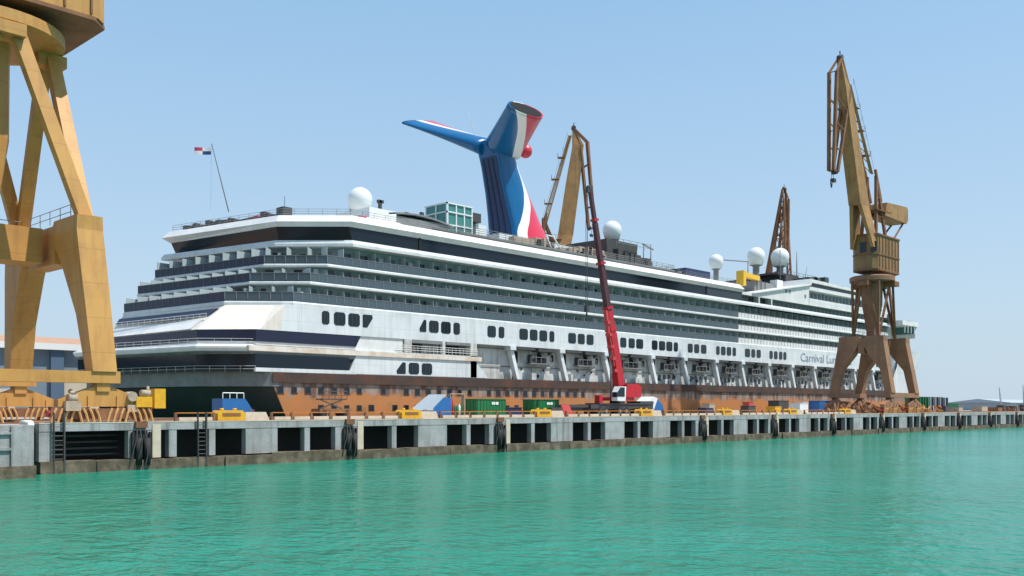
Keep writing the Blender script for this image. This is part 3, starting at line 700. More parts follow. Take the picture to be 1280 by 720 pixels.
# curved dark awning
m_ = MB(); rings = []
for i in range(11):
    a = i / 10; q = 96.5 + 14 * a; h = 35.7 + .9 * math.sin(math.pi * (a * .9 + .1)); rings.append([(q, 119, h - .25 - .5 * 0), (q, 133, h - .25), (q, 133, h), (q, 119, h)])
m_.loft(rings); m_.box(98, 109.5, 119.3, 132, 33.3, 35.8); part('awning', M['grey'], m_)
part('roof_gear', M['dgrey'], MB().box(79.4, 81.0, 122.6, 124.4, 33.3, 34.9).tube((80.2, 123.4, 34.9), (80.2, 123.4, 36.6), .04, n=5).box(104.2, 104.8, 124, 124.5, 36, 37.9).box(107.6, 108.2, 124, 124.5, 36, 38.4).box(98.6, 99.1, 124, 124.4, 36, 39).box(98.4, 99.5, 124, 124.5, 38.6, 39.1))
m_ = MB(); yy = 124.0
while yy < 145:
    xx = 77.9 - (yy - 121.7) * .19 + 1.6; h = rnd.uniform(.5, 1.3); m_.box(xx, xx + .8, yy, yy + rnd.uniform(.5, 1.3), 33.3, 33.3 + h); yy += rnd.uniform(.9, 1.6)
part('deck_furniture', M['dgrey'], m_)
part('deck_umbrella_box', M['flag_red'], MB().box(78.5, 79.5, 128, 133, 33.3, 34.2).box(90.5, 91.7, 118.5, 119.5, 33.3, 34.6))
# glass lift tower
lt = part('glass_lift', M['lift_glass'], MB().box(110.8, 116.6, 121.0, 126.5, 33.3, 39.9))
m_ = MB()
for q in (110.7, 112.7, 114.6, 116.45): m_.box(q, q + .25, 120.85, 121.05, 33.3, 40.1)
for q in (121, 123.7, 126.3): m_.box(110.6, 110.8, q - .1, q + .15, 33.3, 40.1)
for z in (36.2, 38.4, 39.9): m_.box(110.55, 116.7, 120.8, 121.02, z, z + .22); m_.box(110.55, 110.79, 120.8, 126.6, z, z + .22)
part('lift_frame', M['radome'], m_, lt)
part('lift_canopy', M['dgrey'], MB().box(116.6, 119.4, 121.5, 125, 37.8, 39.4), lt)
part('stair_head', M['radome'], MB().box(118.6, 121.2, 122, 126, 35, 37.6))
# flagpole and flag
fp = part('flagpole', M['grey'], MB().tube((71.9, 125, 33.3), (69.2, 125, 42.6), .09, .05, n=6).tube((69.2, 125, 42.6), (69.6, 126, 33.4), .012, n=4))
def cloth(s0, s1, t0, t1):
    m_ = MB(); vs_ = []; K = 6
    for i in range(K + 1):
        for j in (t0, t1):
            a = s0 + (s1 - s0) * i / K; vs_.append((69.1 - a * 1.3, 125 + a * 1.0 + .12 * math.sin(a * 4), 41.0 + j - a * .04))
    m_.add([(x, y - .015, z) for x, y, z in vs_] + [(x, y + .015, z) for x, y, z in vs_], [[2 * i, 2 * i + 2, 2 * i + 3, 2 * i + 1] for i in range(K)] + [[2 * K + 2 + 2 * i + 1, 2 * K + 2 + 2 * i + 3, 2 * K + 2 + 2 * i + 2, 2 * K + 2 + 2 * i] for i in range(K)]); return m_
for (s0, s1, t0, t1, k) in ((0, .7, .5, 1, 'flag_white'), (.7, 1.4, .5, 1, 'flag_red'), (0, .7, 0, .5, 'flag_blue'), (.7, 1.4, 0, .5, 'flag_white')): part('flag_quarter', M[k], cloth(s0, s1, t0, t1), fp)
# machinery aft of the forward block
mm_ = MB(); mm_.box(154, 170, 121, 134, 35, 36.8); mm_.box(156, 166.5, 122, 133, 36.8, 39.8)
for i in range(16): q = rnd.uniform(155, 171); mm_.box(q, q + rnd.uniform(.8, 2.4), rnd.uniform(120.2, 122), 125, 35.0, 35.3 + rnd.uniform(1, 3.6) * (1 - (q - 155) / 26))
part('deck_machinery', M['dgrey'], mm_)
m_ = MB(); m_.rail([(158, 121, 38.4), (170, 121, 38.4)], 1.6, .05, 2.4, 2); m_.tube((171.5, 122, 35), (171.5, 122, 40.5), .12); m_.tube((168.8, 122, 35), (168.8, 122, 40.2), .1); m_.bar((168.5, 122, 40.2), (172.4, 122, 39.4), .25); part('gantry_frame', M['grey'], m_)
part('tan_shelter', M['tan'], MB().box(146, 154, 121, 132, 35, 36.9).box(126, 133, 119.8, 122, 35, 36.2))
part('funnel_base', M['radome'], MB().box(123.5, 131.5, 121, 138, 33.3, 36.5).box(131.5, 147, 122.5, 137.5, 33.3, 36.8))
m_ = MB()
for i in range(22): q = rnd.uniform(131, 152); m_.box(q, q + rnd.uniform(.4, 1.6), 119.6, 121.5, 35, 35.2 + rnd.uniform(.3, 1.6))
part('deck_clutter', M['tan'], m_)
m_ = MB(); m_.bar((136, 119.5, 35), (134.5, 119.5, 37.4), .18); m_.bar((136.5, 119.5, 37.4), (139, 119.5, 35), .18); m_.bar((134.3, 119.5, 37.4), (137, 119.5, 37.4), .18); part('deck_trestle', M['radome'], m_)
part('navy_cabin', M['dblue'], MB().box(180.5, 190.5, 119, 126, 33.3, 36.1))
m_ = MB()
for q in (173.6, 176.5, 178.3): m_.box(q, q + 1.4, 119.5, 122, 33.3, 34.2 + rnd.uniform(0, 1.3))
part('roof_vent', M['grey'], m_)
# water slide and mast house
part('water_slide', M['slide'], MB().box(206.2, 207.4, 119.5, 121.5, 34.6, 38.2).bar((206.5, 120.5, 37.5), (215.5, 121, 37.2), 1.3, 1.1))
m_ = MB(); m_.box(214, 224.5, 121, 132, 31.7, 36.6)
for q in (215.2, 217.2, 219.2): m_.box(q, q + .25, 120.8, 121, 31.7, 36.6)
part('slide_tower', M['grey'], m_)
part('white_column', M['radome'], MB().box(224.6, 227.6, 120.5, 122.5, 31.7, 37.8))
m_ = MB(); m_.box(226, 246, 122, 138, 33, 37.9); m_.box(230, 248, 121, 139, 37.9, 39.6); m_.box(227, 238, 121.5, 131, 39.6, 40.1)
for i in range(26): q = rnd.uniform(234, 268); m_.box(q, q + rnd.uniform(.8, 2.2), 118, 122, 37.2, 38.2 + rnd.uniform(0, 2.2) * (1 - abs(q - 246) / 30))
part('mast_house', M['dgrey'], m_)
m_ = MB(); m_.tube((203.5, 124.5, 41), (217, 124.5, 42.0), .16, n=6); m_.tube((217, 124.5, 42), (217, 124.5, 36), .15); m_.tube((229, 122, 38), (229, 122, 46), .15); m_.tube((240, 123, 39), (240, 123, 47), .14); m_.tube((244, 123, 39), (246, 123, 43.5), .1); m_.bar((227, 121, 37), (233, 121, 34), .3)
m_.rail([(228, 121.4, 39.6), (248, 121.4, 39.6)], 1.3, .05, 2.5, 2); part('mast', M['grey'], m_)

# funnel: column and two swept wings
fun = MB()
secs = [(36.6, 133.4, 146.6, 7.6), (39.85, 133.05, 145.27, 7.37), (42.42, 132.45, 143.34, 6.61), (44.81, 131.85, 141.91, 6.06), (46.89, 131.31, 140.49, 5.63), (48.95, 130.76, 139.09, 5.45), (51.41, 130.2, 137.47, 5.4), (53.4, 129.6, 136.6, 5.4), (55.6, 128.6, 137.2, 5.2)]
def sec(z, xa, xf, wd):
    """aft end square with small corner radius, forward end rounded; returns (point, chord fraction)"""
    L = xf - xa; h = wd / 2; out = []
    for a, b in [(.0, -.80), (.012, -.93), (.04, -1), (.15, -1.02), (.3, -1.02), (.45, -.98), (.6, -.9), (.72, -.8), (.83, -.64), (.92, -.45), (.98, -.22)]: out.append((a, b))
    out = out + [(1, 0)] + [(a, -b) for a, b in reversed(out)]
    return [((xa + a * L, 130 + b * h, z), a) for a, b in out]
fine = []
for i in range(len(secs) - 1):
    for k_ in range(3): fine.append(tuple(a + (b - a) * k_ / 3 for a, b in zip(secs[i], secs[i + 1])))
fine.append(secs[-1])
rings = [sec(*s_) for s_ in fine]; n = len(rings[0])
fun.loft([[p for p, a in r] for r in rings], smooth=True)
for i, r in enumerate(rings):
    for j, (p, a) in enumerate(r): fun.uv[i * n + j] = (a, min(1, max(0, (p[2] - 39.4) / 16.2)))
funnel = part('funnel', M['funnel'], fun)
for sgn in (-1, 1):
    wg = MB(); rings = []; K = 12; N = 28
    for i in range(K + 1):
        s_ = i / K
        xa = 128.0 + (119.6 - 128.0) * s_; xf = 137.6 + (128.6 - 137.6) * s_
        y = 130 + sgn * (1.0 + (14.0 if sgn < 0 else 12.6) * s_); zc = 55.0 + (2.6 if sgn < 0 else 4.6) * s_; th = ((4.0 if sgn < 0 else 3.5) * (1 - s_) ** 1.3 + (2.1 if sgn < 0 else 1.1) * (1 - (1 - s_) ** 1.3)) / 2; tl = (1.3 * s_ + .5) if sgn > 0 else 0.
        tilt = sgn * .14
        ring = []
        for j in range(N):
            a = 2 * math.pi * j / N; ca, sa = math.cos(a), math.sin(a)
            cx = .5 - .5 * math.copysign(abs(ca) ** .85, ca); dz = th * math.copysign(abs(sa) ** .9, sa)
            ring.append(((xa + cx * (xf - xa), y - sgn * dz * .35, zc + dz + tl * (cx - .35) + (1.2 * s_ if sgn > 0 else 0)), cx, s_))
        rings.append(ring if sgn > 0 else ring)
    wg.loft([[q[0] for q in r] for r in rings], smooth=True)
    for i, r in enumerate(rings):
        for j, q in enumerate(r): wg.uv[i * N + j] = (q[1], q[2])
    o = part('funnel_wing', M['wing' if sgn < 0 else 'wing_far'], wg, funnel)
    # dark exhaust mouth with an opening lip at the wing tip
    last = [q[0] for q in rings[-1]]; c = Vector((sum(p[0] for p in last) / N, sum(p[1] for p in last) / N, sum(p[2] for p in last) / N))
    lip = [tuple(c + (Vector(p) - c) * .9 + Vector((0, sgn * .03, .0))) for p in last]
    m_ = MB(); m_.loft([lip, [(x, y - sgn * .02, z) for x, y, z in lip]]); part('exhaust_mouth', M['dark'], m_, funnel)
part('funnel_ball', M['fred'], MB().ball((138.2, 128.2, 55.4), 1.35, 20), funnel)
part('funnel_aerial', M['radome'], MB().tube((129.5, 133, 57), (126.5, 133, 62.5), .09, .04, n=5), funnel)
# dark blue panel painting the aft face's shade, with vertical slats on it
def aft(z):
    for i in range(len(secs) - 1):
        if secs[i][0] <= z <= secs[i + 1][0]:
            t_ = (z - secs[i][0]) / (secs[i + 1][0] - secs[i][0]); return secs[i][1] + (secs[i + 1][1] - secs[i][1]) * t_, secs[i][3] + (secs[i + 1][3] - secs[i][3]) * t_
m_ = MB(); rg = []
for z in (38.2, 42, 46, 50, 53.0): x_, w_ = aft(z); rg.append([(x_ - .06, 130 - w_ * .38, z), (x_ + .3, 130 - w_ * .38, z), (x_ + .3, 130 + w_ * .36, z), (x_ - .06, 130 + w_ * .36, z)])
m_.loft(rg); lp_ = part('aft_shade_panel', M['panel'], m_, funnel)
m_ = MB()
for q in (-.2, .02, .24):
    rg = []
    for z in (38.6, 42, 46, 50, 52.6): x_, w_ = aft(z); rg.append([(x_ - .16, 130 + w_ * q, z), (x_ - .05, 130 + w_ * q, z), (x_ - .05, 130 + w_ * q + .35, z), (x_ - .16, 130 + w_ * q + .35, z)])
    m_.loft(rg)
part('shade_panel_slat', M['slot'], m_, funnel)

# ------------------------------------------------------------------ portal cranes
def equaliser(par, cx, y, mt):
    """triangular bogie beam with wheels and curved guards under one portal foot"""
    z = HQ
    o = MB().xzpoly([(cx - 3.6, z + 1.35), (cx + 3.6, z + 1.35), (cx + 3.6, z + 1.9), (cx + .5, z + 3.1), (cx - .5, z + 3.1), (cx - 3.6, z + 1.9)], y - .45, y + .45)
    o.box(cx - .55, cx + .55, y - .6, y + .6, z + 2.6, z + 4.3)
    for q in (-2.4, -1.2, 1.2, 2.4): o.box(cx + q - .08, cx + q + .08, y - .55, y - .45, z + 1.3, z + 2.3 - .2 * abs(q) + .2)
    e = o.build('bogie_beam', mt[0], par)
    for q in (-3.2, -1.9, 1.9, 3.2):
        MB().tube((cx + q, y - .25, z + .55), (cx + q, y + .25, z + .55), .45, n=14).build('wheel', mt[1], e)
    m_ = MB()
    for q in (-2.55, 2.55):
        m_.box(cx + q - 1.5, cx + q + 1.5, y - .42, y - .3, z + .5, z + 1.3); m_.box(cx + q - 1.5, cx + q + 1.5, y + .3, y + .42, z + .5, z + 1.3)
    m_.build('bogie_side', mt[1], e)
    MB().box(cx - 4.2, cx + 4.2, y - .56, y - .48, z + .35, z + 1.2).build('guard_plate', M['rust'], e)
    for i in range(17):
        q = -4.0 + i * .5
        if abs(q) < .2: continue
        sg = (1 if q > 0 else -1) * (1 if abs(q) < 2.3 else -1)
        MB().path([(cx + q - sg * .2, y - .66, z + .08), (cx + q - sg * .02, y - .68, z + .75), (cx + q + sg * .2, y - .64, z + 1.22)], .1).build('guard_bar', M['hoop'], e, whole=True)
    m_ = MB(); m_.box(cx - 4.3, cx - 3.9, y - .3, y + .3, z + .5, z + 1.0); m_.box(cx + 3.9, cx + 4.3, y - .3, y + .3, z + .5, z + 1.0); m_.build('buffer', M['pink'], e)

def crane_portal(par, cx, y0, y1, hx, mt, zt=21.2, zb=19.3 - 1.9, ring=(28.2, 89.3, 6.1, 36.2), sill=True, front_leg=(5.6, 1.5), low=False):
    """rigid square portal, legs that taper in the across-quay direction, A-frames up to the slewing ring"""
    main, second = mt
    yc = (y0 + y1) / 2; rg_ = ring[2] > 5
    for sx in (-1, 1):
        for yy, sy in ((y0, 1), (y1, -1)):
            xt, xb = cx + sx * (hx - .45), cx + sx * hx
            z0, z1 = 8.1, zt
            w0, w1 = front_leg[1], front_leg[0]
            def ring_(z, xcen, wd, wy, cut=0):
                ya = yy - sy * .9 + sy * 1.9 * min(1, (z - z0) / (z1 - 1.2 - z0)); yb = ya + sy * wy
                return [(xcen - wd / 2, ya, z), (xcen + wd / 2, ya, z), (xcen + wd / 2, yb, z), (xcen - wd / 2, yb, z)]
            zk = 13.0
            m_ = MB(); m_.loft([ring_(z0, xb, 2.0, w0), ring_(zk, xb + (xt - xb) * .4, 2.1, w0 + (w1 - w0) * (.15 if rg_ else .06)), ring_(zb, xt + (xb - xt) * .2, 2.2, w0 + (w1 - w0) * (.58 if rg_ else .72)), ring_(z1 - 1.2, xt, 2.2, w1), ring_(z1, xt, 2.1, w1 - .7)])
            if sy < 0: m_.f = [list(reversed(f)) for f in m_.f]
            m_.build('leg', main, par)
            equaliser(par, xb, yy, mt)
    m_ = MB()
    for sx in (-1, 1): m_.box(cx + sx * (hx - .45) - .85, cx + sx * (hx - .45) + .85, y0 + front_leg[0] + .6, y1 - front_leg[0] - .6, zb + .2, zt - .3)
    m_.box(cx - hx + 1.8, cx + hx - 1.8, yc - 1.6, yc + 1.6, zb + .35, zt - .45)
    m_.build('portal_beam', main, par)
    if sill:
        m_ = MB()
        for yy in (y0, y1): m_.box(cx - hx - 1.2, cx + hx + 1.35, yy - .75, yy + .75, 7.15, 8.12)
        m_.build('sill_beam', main, par)
    m_ = MB(); a = hx - 1.0
    m_.rail([(cx + a, y0 + 3.6, zt), (cx + a, y1 - 3.6, zt), (cx - a, y1 - 3.6, zt), (cx - a, y0 + 3.6, zt)], 1.2, .035, 2.2, 2); m_.build('portal_railing', M['grey'], par)
    rx, ry, rr, rz = ring
    ys = 2.0
    corners = [(cx - hx + .45, y0 + 1.9), (cx + hx - .45, y0 + 1.9), (cx + hx - .45, y1 - 1.9), (cx - hx + .45, y1 - 1.9)]
    if rr < 5: corners = [(x_ + (1.5 if x_ < cx else -1.5), y_ + (1.2 if y_ < yc else -1.2)) for x_, y_ in corners]
    for i in range(4):
        (xa, ya), (xb_, yb) = corners[i], corners[(i + 1) % 4]
        d = Vector(((xa + xb_) / 2 - rx, (ya + yb) / 2 - ry)).normalized() * (rr * .86)
        m_ = MB()
        tx = Vector((xb_ - xa, yb - ya)).normalized() * .7
        m_.bar((xa, ya, zt - .4), (rx + d.x - tx.x, ry + d.y - tx.y, rz), (.8 if rr > 5 else .42), (1.1 if rr > 5 else .5), up=(-d.x, -d.y, .4))
        m_.bar((xb_, yb, zt - .4), (rx + d.x + tx.x, ry + d.y + tx.y, rz), (.8 if rr > 5 else .42), (1.1 if rr > 5 else .5), up=(-d.x, -d.y, .4))
        m_.box(rx + d.x - 1.2, rx + d.x + 1.2, ry + d.y - 1.2, ry + d.y + 1.2, rz - 1.0, rz)
        m_.build('a_frame', second if rr < 5 else main, par)
    MB().lathe((rx, ry, 0), [(rr * .93, rz), (rr * 1.03, rz + .15), (rr * 1.03, rz + 1.05), (rr * .95, rz + 1.25)], 48, smooth=False).build('slewing_ring', main, par)
    kc = .66 if rr > 5 else 1
    MB().lathe((rx, ry, 0), [(rr * .25 * kc, zt - .5), (rr * .3 * kc, zt + 2), (rr * .5 * kc, zt + 7), (rr * .52 * kc, rz)], 8, smooth=False).build('pivot_column', main, par)
    if rr < 5:
        m_ = MB()
        for (xa, ya) in corners:
            v = Vector((xa - rx, ya - ry)); v = v.normalized() * rr * 1.0
            m_.bar((xa, ya, zt - .3), (rx + v.x, ry + v.y, rz), .4, .45)
        m_.build('corner_post', second, par)

def upperworks(par, c, zr, ang, mt, P, house=(7.0, 7.2, 4.0, 8.3), wide=1.0):
    """house, boom, hanging jib, tie and counterweight, in the slewing plane (f = forward, z above)"""
    main, second = mt
    d = Vector((math.cos(ang), math.sin(ang), 0)); s = Vector((-d.y, d.x, 0)); c = Vector((c[0], c[1], 0))
    def W(f, side, z): return tuple(c + d * f + s * side + Vector((0, 0, z)))
    front, rear, hw, hh = house
    zb = zr + 1.3
    def pr(f0, f1, s0, s1, z0, z1, m_):
        vs_ = [W(f0, s0, z0), W(f1, s0, z0), W(f1, s1, z0), W(f0, s1, z0)], [W(f0, s0, z1), W(f1, s0, z1), W(f1, s1, z1), W(f0, s1, z1)]
        return m_.loft(list(vs_))
    def body(m_, grow, z0, z1, cut):
        p = [(front - cut, -hw - grow), (front + grow, -hw + cut), (front + grow, hw - cut), (front - cut, hw + grow), (-rear + cut, hw + grow), (-rear - grow, hw - cut), (-rear - grow, -hw + cut), (-rear + cut, -hw - grow)]
        p = list(reversed(p)); m_.loft([[W(f, q, z0) for f, q in p], [W(f, q, z1) for f, q in p]])
    m_ = MB(); body(m_, 0, zb, zb + hh, .9); h = m_.build('machine_house', main if hw > 5 else M['house'], par)
    m_ = MB(); body(m_, .15, zb + hh * .42, zb + hh * .46, .9); body(m_, .22, zb - .35, zb - .02, 1.3)
    for q in range(7): f = -rear + 1.5 + q * (front + rear - 3) / 6; pr(f - .08, f + .08, -hw - .14, hw + .14, zb + .2, zb + hh - .2, m_)
    m_.build('house_ribs', second, h)
    m_ = MB(); body(m_, .2, zb + hh + .003, zb + hh + .35, .9); m_.build('house_roof', second, h)
    m_ = MB()
    for q in (-.5, .9): pr(front - .1, front + .12, q * hw * .6, q * hw * .6 + hw * .5, zb + hh * .5, zb + hh * .8, m_)
    m_.build('house_window', M['window'], h)
    if not P: return
    Bm = P['boom']
    m_ = MB()
    if P.get('open'):
        (fa, za), (fb, zb2) = P['open']; wa, wb = P['ow']; da, db = P['od']
        C_ = lambda t, i, j: W(fa + (fb - fa) * t + i * (da + (db - da) * t), j * (wa + (wb - wa) * t), za + (zb2 - za) * t)
        for i in (-1, 1):
            for j in (-1, 1): m_.bar(C_(0, i, j), C_(1, i, j), .75, .75, .4, .4)
        for k_ in range(9):
            t, u_ = k_ / 9, (k_ + 1) / 9
            for i in (-1, 1): m_.bar(C_(t, i, -1), C_(u_, i, 1), .2); m_.bar(C_(u_, i, -1), C_(u_, i, 1), .22)
            for j in (-1, 1): m_.bar(C_(t, -1, j), C_(u_, 1, j), .2)
        m_.bar(C_(0, 0, 0), C_(1, 0, 0), .5, .5, .3, .3); m_.build('boom', main, par); m_ = MB()
    # boom: two cheek plates joining into one box that tapers to the head
    f0, z0 = Bm[0]; f1, z1 = Bm[1]
    for sg in (() if P.get('open') else (-1, 1)):
        m_.loft([[W(f0 - 1.5, sg * 2.2 * wide - .35, z0), W(f0 + 1.5, sg * 2.2 * wide - .35, z0), W(f0 + 1.5, sg * 2.2 * wide + .35, z0), W(f0 - 1.5, sg * 2.2 * wide + .35, z0)],
                 [W(f1 - 1.9, sg * .9 * wide - .4, z1), W(f1 + 1.9, sg * .9 * wide - .4, z1), W(f1 + 1.9, sg * .9 * wide + .4, z1), W(f1 - 1.9, sg * .9 * wide + .4, z1)]])
    wds = P.get('bw', [1.95, 1.8, 1.3, .5]); hs = P.get('bs', [1.3, 1.2, .9, .4]); rg = []
    for (f, z), a, b in zip(Bm[1:], wds, hs): b *= wide; rg.append([W(f - a, -b, z), W(f + a, -b, z), W(f + a, b, z), W(f - a, b, z)])
    if not P.get('open'): m_.loft(rg); m_.build('boom', main, par)
    J = P['jib']; m_ = MB(); hd = Bm[-1]
    (ja, jz), (jb, jbz) = J['top']; (ka, kz), (kb, kbz) = J['bot']
    for sg in (-.8, .8):
        m_.bar(W(hd[0], sg * .5, hd[1]), W(ja, sg, jz), .3, .4); m_.bar(W(ja, sg, jz), W(ka, sg * .6, kz), .55, .7); m_.bar(W(jb, sg, jbz), W(kb, sg * .6, kbz), .5, .62); m_.bar(W(hd[0], sg * .5, hd[1]), W(jb, sg, jbz), .3, .4)
        for k_ in range(4):
            t0, t1 = k_ / 4, (k_ + 1) / 4; L0 = lambda t: W(ja + (ka - ja) * t, sg * (1 - .4 * t), jz + (kz - jz) * t); L1 = lambda t: W(jb + (kb - jb) * t, sg * (1 - .4 * t), jbz + (kbz - jbz) * t)
            m_.bar(L0(t1), L1(t1), .2)
    for t in (0, .3, .6, 1): m_.bar(W(ja + (ka - ja) * t, -.8 + .3 * t, jz + (kz - jz) * t), W(ja + (ka - ja) * t, .8 - .3 * t, jz + (kz - jz) * t), .15)
    m_.build('jib', second, par)
    m_ = MB(); m_.tube(W(hd[0], -.5, hd[1]), W(hd[0], .5, hd[1]), .6, n=12); m_.tube(W(hd[0], 0, hd[1]), W(hd[0] + .1, 0, hd[1] + 1.4), .12, n=5); m_.build('head_sheave', M['dgrey'], par)
    m_ = MB(); fx_, zx = (ka + kb) / 2, kz
    m_.tube(W(fx_ - .6, -.5, zx), W(fx_ - .6, .5, zx), .55, n=12); m_.tube(W(fx_, 0, zx), W(fx_, 0, zx - 1.6), .05, n=4); m_.tube(W(fx_ + .8, 0, zx), W(fx_ + .8, 0, zx - 2.6), .05, n=4)
    m_.box(*[q for pr_ in zip(W(fx_ - .5, -.4, zx - 2.2), W(fx_ + .5, .4, zx - 1.5)) for q in sorted(pr_)]); m_.tube(W(fx_ + .8, 0, zx - 2.4), W(fx_ + .8, 0, zx - 3.4), .28, .15, n=8); m_.build('hook_block', M['dgrey'], par)
    T = P['tie']; m_ = MB()
    for sg in (-.7, .7):
        for of in (-.45, .45): m_.tube(W(T[0][0] + of * .6, sg * .7, T[0][1]), W(T[1][0] + of, sg, T[1][1]), .2, n=6)
    for k_ in range(9): t = k_ / 9; u_ = (k_ + 1) / 9; q = lambda t, sg: W(T[0][0] + (T[1][0] - T[0][0]) * t, sg * (.7 + .3 * t), T[0][1] + (T[1][1] - T[0][1]) * t); m_.bar(q(t, -.7), q(u_, .7), .12)
    m_.build('tie_rod', main, par)
    m_ = MB()
    for t in (.25, .5, .78):
        f = T[0][0] + (T[1][0] - T[0][0]) * t; z = T[0][1] + (T[1][1] - T[0][1]) * t
        pr(f - 1.5, f + .3, -.9, .9, z - .1, z, m_); m_.rail([W(f - 1.5, -.9, z), W(f - 1.5, .9, z)], 1.0, .035, 1, 2)
    m_.rail([W(T[0][0] - .6, 1, T[0][1]), W(T[1][0] - .6, 1, T[1][1])], 1.2, .03, 4, 1); m_.build('tie_platform', second, par)
    if 'cw' in P:
        K = P['cw']; m_ = MB()          # back frame, rocking lever and counterweight
        for sg in (-1.6, 1.6):
            m_.bar(W(K['foot'][0], sg, zb + hh), W(K['piv'][0], sg * .6, K['piv'][1]), .55, .7); m_.bar(W(K['foot'][1], sg, zb + hh), W(K['piv'][0], sg * .6, K['piv'][1]), .5, .6)
            for t in (.35, .65): a = W(K['foot'][0] + (K['piv'][0] - K['foot'][0]) * t, sg * (1 - .4 * t), zb + hh + (K['piv'][1] - zb - hh) * t); b = W(K['foot'][1] + (K['piv'][0] - K['foot'][1]) * t, sg * (1 - .4 * t), zb + hh + (K['piv'][1] - zb - hh) * t); m_.bar(a, b, .25)
            m_.bar(W(K['piv'][0] + .8, sg * .7, K['piv'][1] + 1.2), W(K['box'][0], sg * .7, K['box'][3] - .5), .4, .6)
            m_.bar(W(K['foot'][1] - 3.5, sg, zb + hh), W(K['box'][1] + 1.2, sg * .8, K['box'][2]), .3, .3)
        m_.build('back_frame', M['rust'], par)
        m_ = MB(); b0, b1, z0_, z1_ = K['box']
        prof = [(b0, z0_ + .2), (b1 + .8, z0_), (b1, z0_ + .9), (b1, z1_ - .6), (b1 + .7, z1_), (b0 - 1, z1_ - .6)]
        m_.loft([[W(f, -2.0, z) for f, z in prof], [W(f, 2.0, z) for f, z in prof]]); m_.build('counterweight', M['yelr'], par)
        m_ = MB(); pr(K['foot'][0], K['foot'][1] - 2, -2, 2, zb + hh + 5.6, zb + hh + 5.75, m_); m_.rail([W(K['foot'][0], -2, zb + hh + 5.75), W(K['foot'][1] - 2, -2, zb + hh + 5.75)], 1.1, .04, 1.5, 2); m_.build('frame_platform', second, par)

YE, YR = (M['yel'], M['rust']), (M['yelr'], M['rust'])
c1 = thing('portal_crane', 'very large yellow portal crane cut off by the left edge of the photo', 'crane', (28.2, 89.3, HQ), 'portal cranes')
crane_portal(c1, 28.2, 80, 98.5, 6.0, YE, ring=(28.2, 89.3, 6.1, 36.4))
upperworks(c1, (28.2, 89.3), 37.6, R(180), YE, {'boom': [(2, 47), (4, 58), (8, 68), (12, 76), (14, 80)], 'jib': {'top': [(17, 78), (9, 74)], 'bot': [(19, 58), (16, 58)]}, 'tie': [(8, 75), (-1, 58)], 'cw': {'foot': (2, -4), 'piv': (-1, 58), 'box': (-4, -14, 53, 57)}}, house=(8.2, 8.2, 5.8, 8), wide=1.3)
# ball and winch gear at the foot of the near crane
mg = MB(); mg.box(38.6, 39.6, 79.4, 80.2, HQ + 1.2, HQ + 2.9).box(36.9, 38.3, 79.2, 80.4, HQ + 1.3, HQ + 2.2); mg.build('cable_guide', M['safety'], c1)
mg = MB(); mg.tube((36.6, 79.2, HQ + 2.2), (36.6, 80.4, HQ + 2.2), .42, n=12).tube((37.4, 79.5, HQ + 2.5), (38.2, 79.5, HQ + 2.5), .3, n=10).tube((38.0, 79.4, HQ + 2.2), (38.0, 79.4, HQ + 3.1), .12, n=8).box(36.2, 37.0, 79.3, 80.3, HQ + .9, HQ + 1.5); mg.build('cable_reel', M['tan'], c1)
mg = MB(); mg.tube((31.3, 79.4, HQ + 2.05), (32.0, 79.4, HQ + 2.05), .34, n=12).tube((31.7, 79.2, HQ + 2.3), (31.7, 79.9, HQ + 2.6), .2, n=10).box(31.0, 32.2, 79, 79.9, HQ + 1.0, HQ + 1.8); mg.build('travel_motor', M['tan'], c1)

c2 = thing('portal_crane', 'tall rusty yellow level luffing portal crane near the bow end of the ship', 'crane', (202.0, 85.8, HQ), 'portal cranes')
crane_portal(c2, 202.4, 80, 91.6, 6.3, (M['rustp'], M['rust']), zt=20.0, zb=16.2, ring=(201.2, 85.8, 4.45, 31.7), front_leg=(4.5, 1.5))
PC = {'boom': [(3.6, 38.5), (6.4, 47.0), (10.6, 59.5), (13.6, 70.1), (15.4, 75.6)], 'bw': [2.2, 1.8, 1.2, .5],
      'jib': {'top': [(18.6, 72.0), (12.5, 69.5)], 'bot': [(19.4, 52.2), (17.6, 52.2)]}, 'tie': [(12.0, 71.0), (2.0, 54.5)],
      'cw': {'foot': (1.8, -3.2), 'piv': (.2, 54.3), 'box': (-2.0, -14.5, 45.9, 49.6)}}
upperworks(c2, (201.2, 85.8), 32.9, R(180), YR, PC, house=(4.2, 8.6, 2.7, 7.0))

c3 = thing('portal_crane', 'yellow crane jib rising behind the ship to the right of the funnel', 'crane', (185, 159, HQ), 'portal cranes')
crane_portal(c3, 185, 153.5, 165, 6.3, YR, zt=20.6, zb=17.6, ring=(185, 159.2, 4.45, 31.7), front_leg=(4.2, 1.5))
P3 = {'boom': [(-.8, 38.5), (1.0, 48.6), (2.9, 62), (4.2, 71.5), (3.1, 76)], 'bw': [1.9, 1.75, 1.4, .35], 'bs': [1.3, 1.2, .9, .4],
      'jib': {'top': [(6.6, 72.4), (4.9, 71)], 'bot': [(8.4, 50.6), (6.9, 50.6)]}, 'tie': [(2.2, 74), (-4.2, 52.0)], 'cw': {'foot': (0, -4.2), 'piv': (-4.6, 53.0), 'box': (-5, -13, 44, 47)}}
upperworks(c3, (185, 159.2), 32.9, R(-46), YR, P3, house=(6.8, 6.9, 4.0, 7.6))
c4 = thing('portal_crane', 'narrow rusty crane seen end on behind the white domes near the bow', 'crane', (296, 160, HQ), 'portal cranes')
crane_portal(c4, 297, 154, 166, 6.3, YR, zt=20.6, zb=17.6, ring=(297, 160, 4.45, 31.7), front_leg=(4.2, 1.5))
